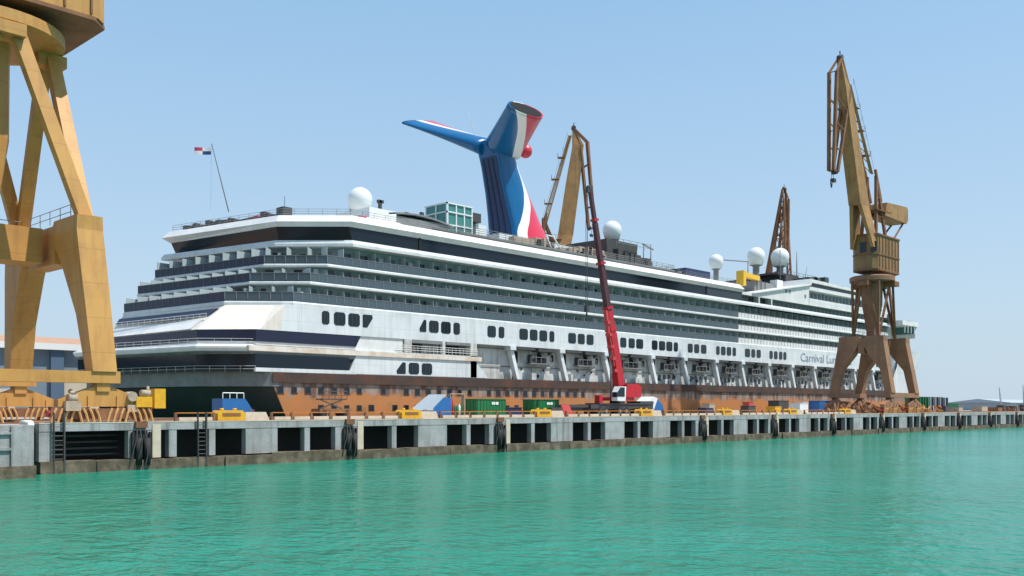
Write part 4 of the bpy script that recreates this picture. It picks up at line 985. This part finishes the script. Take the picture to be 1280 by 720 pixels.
P4 = dict(PC); P4 = {'open': [(1.5, 41), (9.5, 77)], 'ow': (4.6, .5), 'od': (2.2, .4), 'boom': [(1.5, 41.0), (2.0, 46), (5.0, 60), (8.0, 71), (9.5, 77)], 'bw': [1.4, 1.2, .8, .4], 'bs': [3.1, 2.0, 1.0, .4], 'jib': {'top': [(12, 73), (8, 70)], 'bot': [(12.5, 55), (11, 55)]}, 'tie': [(8, 72), (-1, 54)], 'cw': {'foot': (1.8, -3.2), 'piv': (-1, 54.3), 'box': (-3, -12, 45, 49)}}
upperworks(c4, (297, 160), 32.9, R(225), (M['rust'], M['rust']), P4, house=(6.8, 6.9, 4.0, 7.6), wide=1.5)

# ------------------------------------------------------------------ red mobile crane
mc = thing('mobile_crane', 'red telescopic truck crane with raised boom in front of the ship', 'mobile crane', (124, 95, HQ))
Z = HQ
m_ = MB(); m_.box(116, 132.5, 93.8, 96.4, Z + .95, Z + 1.75); m_.box(118, 131, 93.65, 96.55, Z + 1.75, Z + 1.95); m_.box(128.8, 132.5, 93.7, 96.5, Z + 1.75, Z + 2.3); m_.build('carrier', M['dgrey'], mc)
for q in (118.2, 119.9, 123.4, 125.1, 128.6, 130.3):
    for yy in (93.75, 96.1):
        wv = MB().tube((q, yy, Z + .68), (q, yy + .4, Z + .68), .68, n=16).build('wheel', M['rubber'], mc)
        MB().tube((q, yy - .03, Z + .68), (q, yy + .43, Z + .68), .3, n=10).build('hub', M['grey'], wv)
m_ = MB()
for q in (115.0, 127.0): m_.box(q, q + .5, 91.2, 98.6, Z + .75, Z + 1.1); [m_.box(q - .1, q + .6, y, y + .5, Z + .02, Z + .8) for y in (91.0, 98.3)]
m_.build('outrigger', M['dgrey'], mc)
m_ = MB(); m_.box(107.5, 116, 94.4, 95.2, Z + .8, Z + 1.25); m_.box(110, 116, 94.2, 95.6, Z + 1.25, Z + 1.7); m_.box(107, 109, 94.2, 95.6, Z + .02, Z + .8); m_.build('boom_rest', M['dgrey'], mc)
MB().lathe((124.2, 95, 0), [(1.2, Z + 1.95), (1.25, Z + 2.2), (1.1, Z + 2.35)], 20).build('slewing_ring', M['dgrey'], mc)
m_ = MB(); m_.box(121.6, 127.4, 93.9, 96.1, Z + 2.35, Z + 2.9); m_.build('turntable', M['red'], mc)
m_ = MB(); m_.xzpoly([(124.9, Z + 2.9), (128.9, Z + 2.9), (129.1, Z + 4.6), (128.2, Z + 5.1), (125.2, Z + 5.0)], 93.7, 96.3); m_.build('counterweight', M['red'], mc)
cab = MB(); cab.xzpoly([(121.2, Z + 2.3), (123.3, Z + 2.3), (123.5, Z + 4.6), (121.9, Z + 4.6), (121.2, Z + 3.6)], 92.6, 93.75); cab_o = cab.build('cab', M['radome'], mc)
MB().xzpoly([(121.15, Z + 3.0), (123.0, Z + 3.0), (123.0, Z + 4.45), (121.9, Z + 4.45), (121.15, Z + 3.6)], 92.54, 92.62).box(121.1, 121.22, 92.7, 93.6, Z + 2.9, Z + 3.7).build('cab_window', M['window'], cab_o)
MB().box(118.4, 119.2, 94, 95, Z + 1.95, Z + 3.2).build('hose_drum', M['red'], mc)
A0, A1 = Vector((124.9, 95, 7.9)), Vector((117.2, 95, 39.5))
def on(t): return A0 + (A1 - A0) * t
bo = MB().bar(on(-.03), on(.29), 1.25, 1.6, 1.15, 1.45, up=(1, 0, 0)).build('boom', M['red'], mc)
MB().bar(on(.28), on(.40), 1.0, 1.25, 1.0, 1.2, up=(1, 0, 0)).build('boom_section', M['red'], bo)
MB().bar(on(.40), on(.62), .82, 1.0, .8, .95, up=(1, 0, 0)).build('boom_section', M['maroon'], bo)
MB().bar(on(.62), on(.83), .68, .8, .66, .76, up=(1, 0, 0)).build('boom_section', M['maroon'], bo)
MB().bar(on(.83), on(1.0), .54, .62, .52, .58, up=(1, 0, 0)).build('boom_section', M['maroon'], bo)
m_ = MB()
for t in (.30, .41, .63, .84): m_.bar(on(t), on(t + .012), 1.5 * (1 - .45 * t), 1.75 * (1 - .5 * t), up=(1, 0, 0))
m_.build('boom_collar', M['red'], bo)
m_ = MB(); m_.bar(on(.27) + Vector((-1.2, -.3, 0)), on(.40) + Vector((-1.0, -.3, 0)), .5, .45); m_.bar(on(.12) + Vector((-1.15, -.5, 0)), on(.34) + Vector((-1.1, -.5, 0)), .16, .16)
for t in (.1, .16, .22, .28, .34): m_.box(*[q for p in zip(on(t) + Vector((-1.35, -.7, -.25)), on(t) + Vector((-.7, .2, .25))) for q in sorted(p)])
m_.build('folded_jib', M['pink'], bo)
MB().tube((122.6, 95, Z + 2.6), on(.2) + Vector((-.7, 0, 0)), .2, n=10).build('luffing_ram', M['grey'], mc)
m_ = MB(); m_.tube(on(1) + Vector((0, -.3, 0)), on(1) + Vector((0, .3, 0)), .45, n=12); m_.box(*[q for p in zip(on(.985) + Vector((-.9, -.25, -.3)), on(.985) + Vector((.3, .25, .4))) for q in sorted(p)]); m_.build('boom_head', M['dgrey'], bo)
hx_ = on(1).x - .75
m_ = MB(); m_.tube((hx_, 94.85, 39.3), (hx_, 94.85, 21), .05, n=5).tube((hx_, 95.15, 39.3), (hx_, 95.15, 21), .05, n=5); hl = m_.build('hoist_rope', M['dgrey'], mc)
MB().box(hx_ - .3, hx_ + .3, 94.7, 95.3, 20, 21).tube((hx_, 95, 20), (hx_, 95, 19.3), .1, .2, n=8).build('hook_block', M['dgrey'], mc)

# ------------------------------------------------------------------ things on the quay
def railing(x0, x1, label):
    g = thing('guard_rail', label, 'guard rail', (x0, 78.2, HQ), 'orange guard rail lengths along the quay edge')
    m_ = MB(); m_.bar((x0, 78.2, HQ + .8), (x1, 78.2, HQ + .8), .09, .09); m_.build('top_bar', M['orange'], g)
    n_ = int((x1 - x0) / 2.05)
    for i in range(n_ + 1):
        q = x0 + (x1 - x0) * i / n_; MB().box(q - .09, q + .09, 78.1, 78.35, HQ, HQ + .84).build('post', M['rust'], g)
        if i < n_: MB().box(q + .22, q + (x1 - x0) / n_ - .22, 78.0, 78.22, HQ + .12, HQ + .42).build('kerb_beam', M['block'], g)
bx = [43.8 + 21.2 * i for i in range(7)]
ends = [39.9] + [q for b in bx for q in (b - .3, b + 5.6)]
names = ['orange guard rail with pale kerb beams right beside the big yellow crane', 'orange guard rail length between the first and second yellow housings', 'orange guard rail length in front of the two green containers',
         'orange guard rail length in front of the red truck crane', 'orange guard rail length just right of the red truck crane', 'orange guard rail length in front of the far orange hull', 'orange guard rail length just left of the tall rusty crane']
for i in range(7): railing(ends[2 * i], ends[2 * i + 1], names[i])

def housing(x):
    h = thing('hook_housing', 'low yellow steel mooring housing', 'mooring housing', (x, 78.6, HQ), 'yellow mooring housings along the quay', world=False)
    p = [(0, .0), (2.7, .0), (2.7, .75), (2.45, 1.02), (.25, 1.02), (0, .75)]
    b = MB().xzpoly(p, -.6, .6).build('body', M['safety'], h)
    MB().box(.45, 2.25, -.64, -.6, .52, .78).build('slot', M['rust'], b)
    MB().box(-.15, 2.85, -.75, .75, .0, .12).build('base_plate', M['rust'], h)
    MB().tube((.7, 0, 1.02), (.7, 0, 1.2), .18, n=10).tube((2.0, 0, 1.02), (2.0, 0, 1.2), .18, n=10).build('bollard_cap', M['safety'], h)
    return h
def cblock(x):
    b = thing('concrete_block', 'pale concrete block', 'concrete block', (x, 78.9, HQ), 'pale blocks beside the yellow housings', world=False)
    MB().loft([[(0, -.6, 0), (2.6, -.6, 0), (2.6, .6, 0), (0, .6, 0)], [(.05, -.55, .85), (2.2, -.55, .85), (2.2, .55, .85), (.05, .55, .85)]]).build('block_body', M['block'], b)
    MB().path([(.9, 0, .84), (.9, 0, 1.05), (1.3, 0, 1.05), (1.3, 0, .84)], .03).build('lifting_eye', M['rust'], b)
    return b
hl_ = ['nearest the big yellow crane, below the blue wedge', 'beside the blue and white machine left of the green containers', 'in front of the second green container', 'just right of the red truck crane', 'second to the right of the red truck crane', 'third to the right of the red truck crane', 'last before the tall rusty crane']
bl_ = ['nearest the big yellow crane', 'beside the blue and white machine', 'before the second green container', 'just behind the truck crane', 'second past the truck crane', 'third past the truck crane', 'nearest the tall rusty crane']
h0 = housing(bx[0]); b0 = cblock(bx[0] + 2.9)
for i, q in enumerate(bx):
    h = h0 if i == 0 else copy_tree(h0); b = b0 if i == 0 else copy_tree(b0)
    h.location = (q, 78.6, HQ); b.location = (q + 2.9, 78.9, HQ)
    h['label'] = 'yellow mooring housing ' + hl_[i]
    b['label'] = 'pale concrete block right of the yellow housing ' + bl_[i]

# blue wedge shelters
sh = thing('blue_shelter', 'bright blue wedge shaped steel housing with a white top rail', 'shelter', (50, 86, HQ))
MB().xzpoly([(48.2, HQ), (52.6, HQ), (51.9, HQ + .5), (50.9, HQ + 1.9), (50.7, HQ + 2.15), (48.2, HQ + 2.15)], 85, 87).build('housing', M['blue'], sh)
MB().rail([(48.3, 85.1, HQ + 2.15), (50.6, 85.1, HQ + 2.15)], .55, .05, .8, 1).build('top_rail', M['wlabel'], sh)
sh = thing('blue_machine', 'blue compactor with a pale sloping hopper left of the green containers', 'machine', (81, 90, HQ))
MB().xzpoly([(79.2, HQ + .3), (82.2, HQ + .3), (82.2, HQ + 2.5), (81.0, HQ + 2.5), (79.2, HQ + 1.2)], 89, 91.2).build('housing', M['blue'], sh)
MB().loft([[(77.2, 89, HQ + .9), (79.1, 89, HQ + .9), (79.1, 91.2, HQ + .9), (77.2, 91.2, HQ + .9)], [(80.2, 89.2, HQ + 2.9), (81.6, 89.2, HQ + 2.9), (81.6, 91, HQ + 2.9), (80.2, 91, HQ + 2.9)]]).build('hopper', M['hazeg'], sh)
MB().box(79.2, 79.7, 89, 91, HQ, HQ + .3).box(81.6, 82.1, 89, 91, HQ, HQ + .3).build('feet', M['dgrey'], sh)
sh = thing('gas_rack', 'small rack of red and green gas bottles beside the blue compactor', 'gas rack', (84, 90, HQ))
for i, (k_, h_) in enumerate((('pink', 2.6), ('pink', 2.4), ('green', 1.6), ('green', 1.5), ('wlabel', 1.7), ('green', 1.7))):
    MB().lathe((82.8 + .38 * i, 89.8, HQ), [(.17, .06), (.17, h_ - .25), (.06, h_ - .05), (.06, h_)], 10).build('gas_bottle', M[k_], sh)
MB().box(82.5, 85, 89.5, 90.1, HQ, HQ + .06).box(82.5, 82.56, 89.5, 90.1, HQ, HQ + 3).box(84.94, 85, 89.5, 90.1, HQ, HQ + 3).box(82.5, 85, 89.5, 90.1, HQ + 2.95, HQ + 3.05).build('rack_frame', M['tan'], sh)
sh = thing('blue_tarp_cart', 'blue and white covered cart just behind the red truck crane', 'cart', (135, 96, HQ))
MB().xzpoly([(132.9, HQ + .5), (137.5, HQ + .5), (137.0, HQ + 1.7), (135.2, HQ + 2.9), (133.2, HQ + 2.2)], 95, 97).build('tarp_cover', M['blue'], sh)
MB().xzpoly([(131.9, HQ + .4), (133.6, HQ + .4), (135.0, HQ + 2.8), (133.8, HQ + 3.1), (132.2, HQ + 2.2)], 94.6, 97.2).build('front_shield', M['radome'], sh)
MB().tube((133.4, 94.9, HQ + .35), (133.4, 97.1, HQ + .35), .35, n=12).tube((136.4, 94.9, HQ + .35), (136.4, 97.1, HQ + .35), .35, n=12).build('wheels', M['rubber'], sh)

# green roll-off containers
def skip(label, loc, L=6.1, H=2.55, marks=True):
    s_ = thing('green_container', label, 'container', loc, 'green steel containers on the quay', world=False)
    m_ = MB(); m_.box(0, L, 0, 2.4, .2, H); o = m_.build('body', M['green'], s_)
    m_ = MB(); k_ = int(L / .62)
    for i in range(k_ + 1): q = .05 + (L - .18) * i / k_; m_.box(q, q + .1, -.07, 0, .3, H - .12)
    for yy in (.0, .75, 1.5, 2.28): m_.box(-.07, 0, yy, yy + .12, .3, H - .1)
    m_.box(-.09, L + .05, -.09, 2.49, H - .1, H); m_.box(-.09, L + .05, -.09, 2.49, .2, .34); m_.build('ribs', M['green'], s_)
    m_ = MB()
    for q in (.4, L - .7): m_.tube((q, .1, .16), (q, 2.3, .16), .15, n=10)
    m_.build('rollers', M['dgrey'], s_)
    if marks:
        m_ = MB()
        for q in (.50, .56, .63, .68): m_.xzpoly([(L * q, H * .66), (L * q + .26, H * .66), (L * q + .3, H * .74), (L * q + .26, H * .82), (L * q, H * .82), (L * q - .04, H * .74)], -.1, -.071)
        m_.build('white_mark', M['wlabel'], s_)
    return s_
skip('larger green steel container with white mark, left of the two', (99.4, 102, HQ))
skip('smaller green steel container standing behind a yellow housing', (112, 102, HQ), 5.9)
skip('distant green container on the far right of the quay', (281, 98, HQ), 8, 2.4, False)
sh = thing('blue_crate', 'low navy crate between the two green containers', 'crate', (108, 104, HQ))
MB().box(107.2, 110.6, 103.4, 105.2, HQ + .1, HQ + 1.2).build('crate_body', M['dblue'], sh); MB().box(107.1, 110.7, 103.3, 105.3, HQ + 1.2, HQ + 1.3).box(107.3, 107.7, 103.4, 105.2, HQ, HQ + .1).box(110.1, 110.5, 103.4, 105.2, HQ, HQ + .1).build('crate_lid', M['dgrey'], sh)
bz = thing('warning_board', 'red tilted warning board standing at the quay edge by the green container', 'board', (92.5, 79, HQ))
MB().loft([[(92.2, 78.6, HQ), (93.9, 78.6, HQ), (93.9, 78.75, HQ), (92.2, 78.75, HQ)], [(91.7, 78.9, HQ + 1.6), (93.2, 78.9, HQ + 1.6), (93.2, 79.05, HQ + 1.6), (91.7, 79.05, HQ + 1.6)]]).build('panel', M['pink'], bz)
MB().bar((92.3, 79.0, HQ + 1.5), (92.9, 80.0, HQ), .08).bar((93, 79.0, HQ + 1.5), (93.4, 80.0, HQ), .08).build('prop', M['dgrey'], bz)
sh = thing('work_platform', 'dark red scissor platform beside the stern of the orange hull', 'platform', (78, 108, HQ))
m_ = MB(); m_.box(75, 80.2, 107, 109, HQ + .5, HQ + 1.1); m_.build('chassis', M['rust'], sh)
m_ = MB(); m_.box(75.6, 79.6, 107.2, 108.8, HQ + 2.3, HQ + 2.45).rail([(75.6, 107.2, HQ + 2.45), (79.6, 107.2, HQ + 2.45)], 1, .05, 1, 2); m_.build('deck', M['dgrey'], sh)
m_ = MB(); m_.bar((75.8, 108, HQ + 1.1), (79.4, 108, HQ + 2.3), .18).bar((79.4, 108, HQ + 1.1), (75.8, 108, HQ + 2.3), .18); m_.build('scissor_arms', M['tan'], sh)
for q in (75.7, 79.4): MB().tube((q, 106.9, HQ + .45), (q, 109.1, HQ + .45), .45, n=12).build('wheel', M['rubber'], sh)

# small crates, drums and frames strewn along the apron
def crate(x, y, sx, sy, sz, m, label, cat='crate', name='crate'):
    t_ = thing(name, label, cat, (x, y, HQ), 'small stores strewn along the apron')
    MB().box(x, x + sx, y, y + sy, HQ + .12, HQ + sz).build('body', m, t_)
    MB().box(x - .06, x + sx + .06, y - .06, y + sy + .06, HQ + sz, HQ + sz + .08).box(x, x + .2, y, y + sy, HQ, HQ + .12).box(x + sx - .2, x + sx, y, y + sy, HQ, HQ + .12).build('lid', m, t_)
cl = [(139.5, 88, 2.4, 1.6, 1.1, 'dblue', 'dark navy low crate right of the blue and white cart'), (147, 92, 1.8, 1.5, 1.9, 'tan', 'tan box a little left of the middle of the far orange hull'),
      (152, 95, 1.6, 1.5, 1.6, 'radome', 'small white box standing before the far orange hull'), (157, 90, 2.6, 1.6, 1.5, 'dgrey', 'grey steel box in front of the far orange hull'),
      (162.5, 93, 1.5, 1.4, 2.2, 'pink', 'tall red cabinet in front of the far orange hull'), (167, 90, 2.4, 2, 1.4, 'safety', 'yellow crate left of the grey container row'),
      (173, 88, 3.4, 2.2, 2.0, 'radome', 'white van sized box left of the tall rusty crane'), (179.6, 96, 4.2, 2.4, 2.6, 'dgrey', 'dark grey container left of the tall rusty crane'),
      (186, 94, 2.4, 2, 2.3, 'radome', 'white cabinet beside the blue container'), (189.5, 92, 6.0, 2.4, 2.6, 'blue', 'bright blue container at the left foot of the tall rusty crane'),
      (216, 86, 2.6, 2, 1.7, 'rust', 'rusty box at the right foot of the tall rusty crane'), (223, 88, 2.8, 2, 1.5, 'safety', 'yellow box to the right of the tall rusty crane'),
      (231, 90, 2.8, 2.2, 1.2, 'orange', 'orange tray to the right of the tall rusty crane'), (262, 92, 4, 2.4, 1.5, 'dgrey', 'dark box left of the distant green container'),
      (272, 92, 3, 2.4, 1.2, 'tan', 'tan box beside the distant green container'), (300, 95, 5, 3, 1.5, 'tan', 'tan pile box right of the distant green container'), (318, 96, 4, 3, 1.2, 'rust', 'rusty box near the right end of the quay'), (338, 97, 3, 3, 1.6, 'dgrey', 'dark shed box at the right end of the quay')]
for x, y, a, b, c, k_, lab in cl: crate(x, y, a, b, c, M[k_], lab)
# rusty scrap and chain heaps round the tall crane
for (x0, x1, y0, y1, h, nb, lab) in ((186, 214, 82, 90, 2.4, 90, 'heap of rusty scrap and plates around the tall crane feet'), (216, 245, 84, 94, 1.7, 50, 'low rusty scrap heap right of the tall crane'), (322, 345, 92, 99, 1.6, 30, 'reddish scrap heap at the far right end of the quay')):
    m_ = MB()
    for i in range(nb):
        q, y = rnd.uniform(x0, x1), rnd.uniform(y0, y1); a = rnd.uniform(0, 3.1); L = rnd.uniform(.8, 3); hh = rnd.uniform(.1, h)
        m_.bar((q, y, HQ + rnd.uniform(0, hh)), (q + L * math.cos(a), y + L * math.sin(a) * .5, HQ + hh), rnd.uniform(.15, .7), rnd.uniform(.15, .5))
    tag(m_.build('scrap_heap', M['rust'] if nb != 50 else M['orange'], None, (x0, y0, HQ)), lab, 'scrap heap', None, 'stuff')
# stack of tall frames behind the crane
st = thing('frame_stack', 'stack of upright green and grey steel frames right of the tall rusty crane', 'frame stack', (253, 95, HQ))
for i in range(12):
    q = 250 + i * 1.75; MB().box(q, q + .35, 94, 98, HQ + .1, HQ + 3.9).build('upright_panel', M['green'] if i < 4 else M['dgrey'] if i % 2 else M['hazeg'], st)
MB().box(249.6, 270.5, 94, 94.3, HQ, HQ + .1).box(249.6, 270.5, 97.7, 98, HQ, HQ + .1).box(249.6, 270.5, 95.8, 96.1, HQ + 3.9, HQ + 4.05).build('rack_rail', M['dgrey'], st)

# ------------------------------------------------------------------ shed behind the stern
s_ = thing('dock_shed', 'long blue grey dock shed with orange tiled roof behind the big yellow crane', 'shed', (40, 176, HQ))
MB().box(-60, 82, 175, 205, HQ, 15.2).build('wall', M['shedw'], s_)
MB().loft([[(-62, 173.6, 15.2), (84, 173.6, 15.2), (84, 207, 15.2), (-62, 207, 15.2)], [(-62, 173.6, 16.3), (84, 173.6, 16.3), (84, 207, 16.3), (-62, 207, 16.3)]]).build('fascia', M['radome'], s_)
MB().loft([[(-62, 174, 16.303), (84, 174, 16.303), (84, 207, 16.303), (-62, 207, 16.303)], [(-62, 189, 18.4), (80, 189, 18.4), (80, 192, 18.4), (-62, 192, 18.4)]]).build('roof', M['shedo'], s_)
for q in (50, 65.8, 79): MB().box(q, q + 2.2, 174.2, 175, HQ, 15.2).build('pillar', M['shedp'], s_)
MB().box(68.2, 79, 174.6, 175, HQ, 11.5).box(-20, 49, 174.6, 175, HQ, 8.5).build('pale_plinth', M['shedb'], s_)
MB().xzpoly([(52.4, HQ), (60, HQ), (60, 8.3), (52.4, 8.3)], 174.5, 175).build('door', M['shedb'], s_)

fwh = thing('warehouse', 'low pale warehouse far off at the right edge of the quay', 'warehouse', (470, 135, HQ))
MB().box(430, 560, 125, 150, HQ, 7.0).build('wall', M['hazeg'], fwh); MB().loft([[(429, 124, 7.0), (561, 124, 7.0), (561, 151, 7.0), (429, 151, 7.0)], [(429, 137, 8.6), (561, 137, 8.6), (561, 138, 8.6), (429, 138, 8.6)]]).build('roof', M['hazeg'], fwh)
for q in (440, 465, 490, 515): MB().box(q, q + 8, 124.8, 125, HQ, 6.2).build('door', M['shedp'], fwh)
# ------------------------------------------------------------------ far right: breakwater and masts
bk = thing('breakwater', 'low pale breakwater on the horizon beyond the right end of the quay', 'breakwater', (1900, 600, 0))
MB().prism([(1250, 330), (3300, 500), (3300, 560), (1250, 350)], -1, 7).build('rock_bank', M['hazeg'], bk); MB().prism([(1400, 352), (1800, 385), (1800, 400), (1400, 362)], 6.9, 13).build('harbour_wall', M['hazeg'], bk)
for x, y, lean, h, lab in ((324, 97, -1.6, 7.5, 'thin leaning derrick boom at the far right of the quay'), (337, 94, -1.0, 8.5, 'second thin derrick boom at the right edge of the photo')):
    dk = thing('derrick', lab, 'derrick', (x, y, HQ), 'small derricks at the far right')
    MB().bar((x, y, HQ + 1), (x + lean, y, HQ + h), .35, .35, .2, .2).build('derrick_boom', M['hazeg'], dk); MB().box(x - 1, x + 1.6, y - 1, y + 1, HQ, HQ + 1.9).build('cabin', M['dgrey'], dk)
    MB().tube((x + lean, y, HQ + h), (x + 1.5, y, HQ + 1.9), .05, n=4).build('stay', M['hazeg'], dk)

for o in bpy.data.objects:
    if '_o' in o: del o['_o']
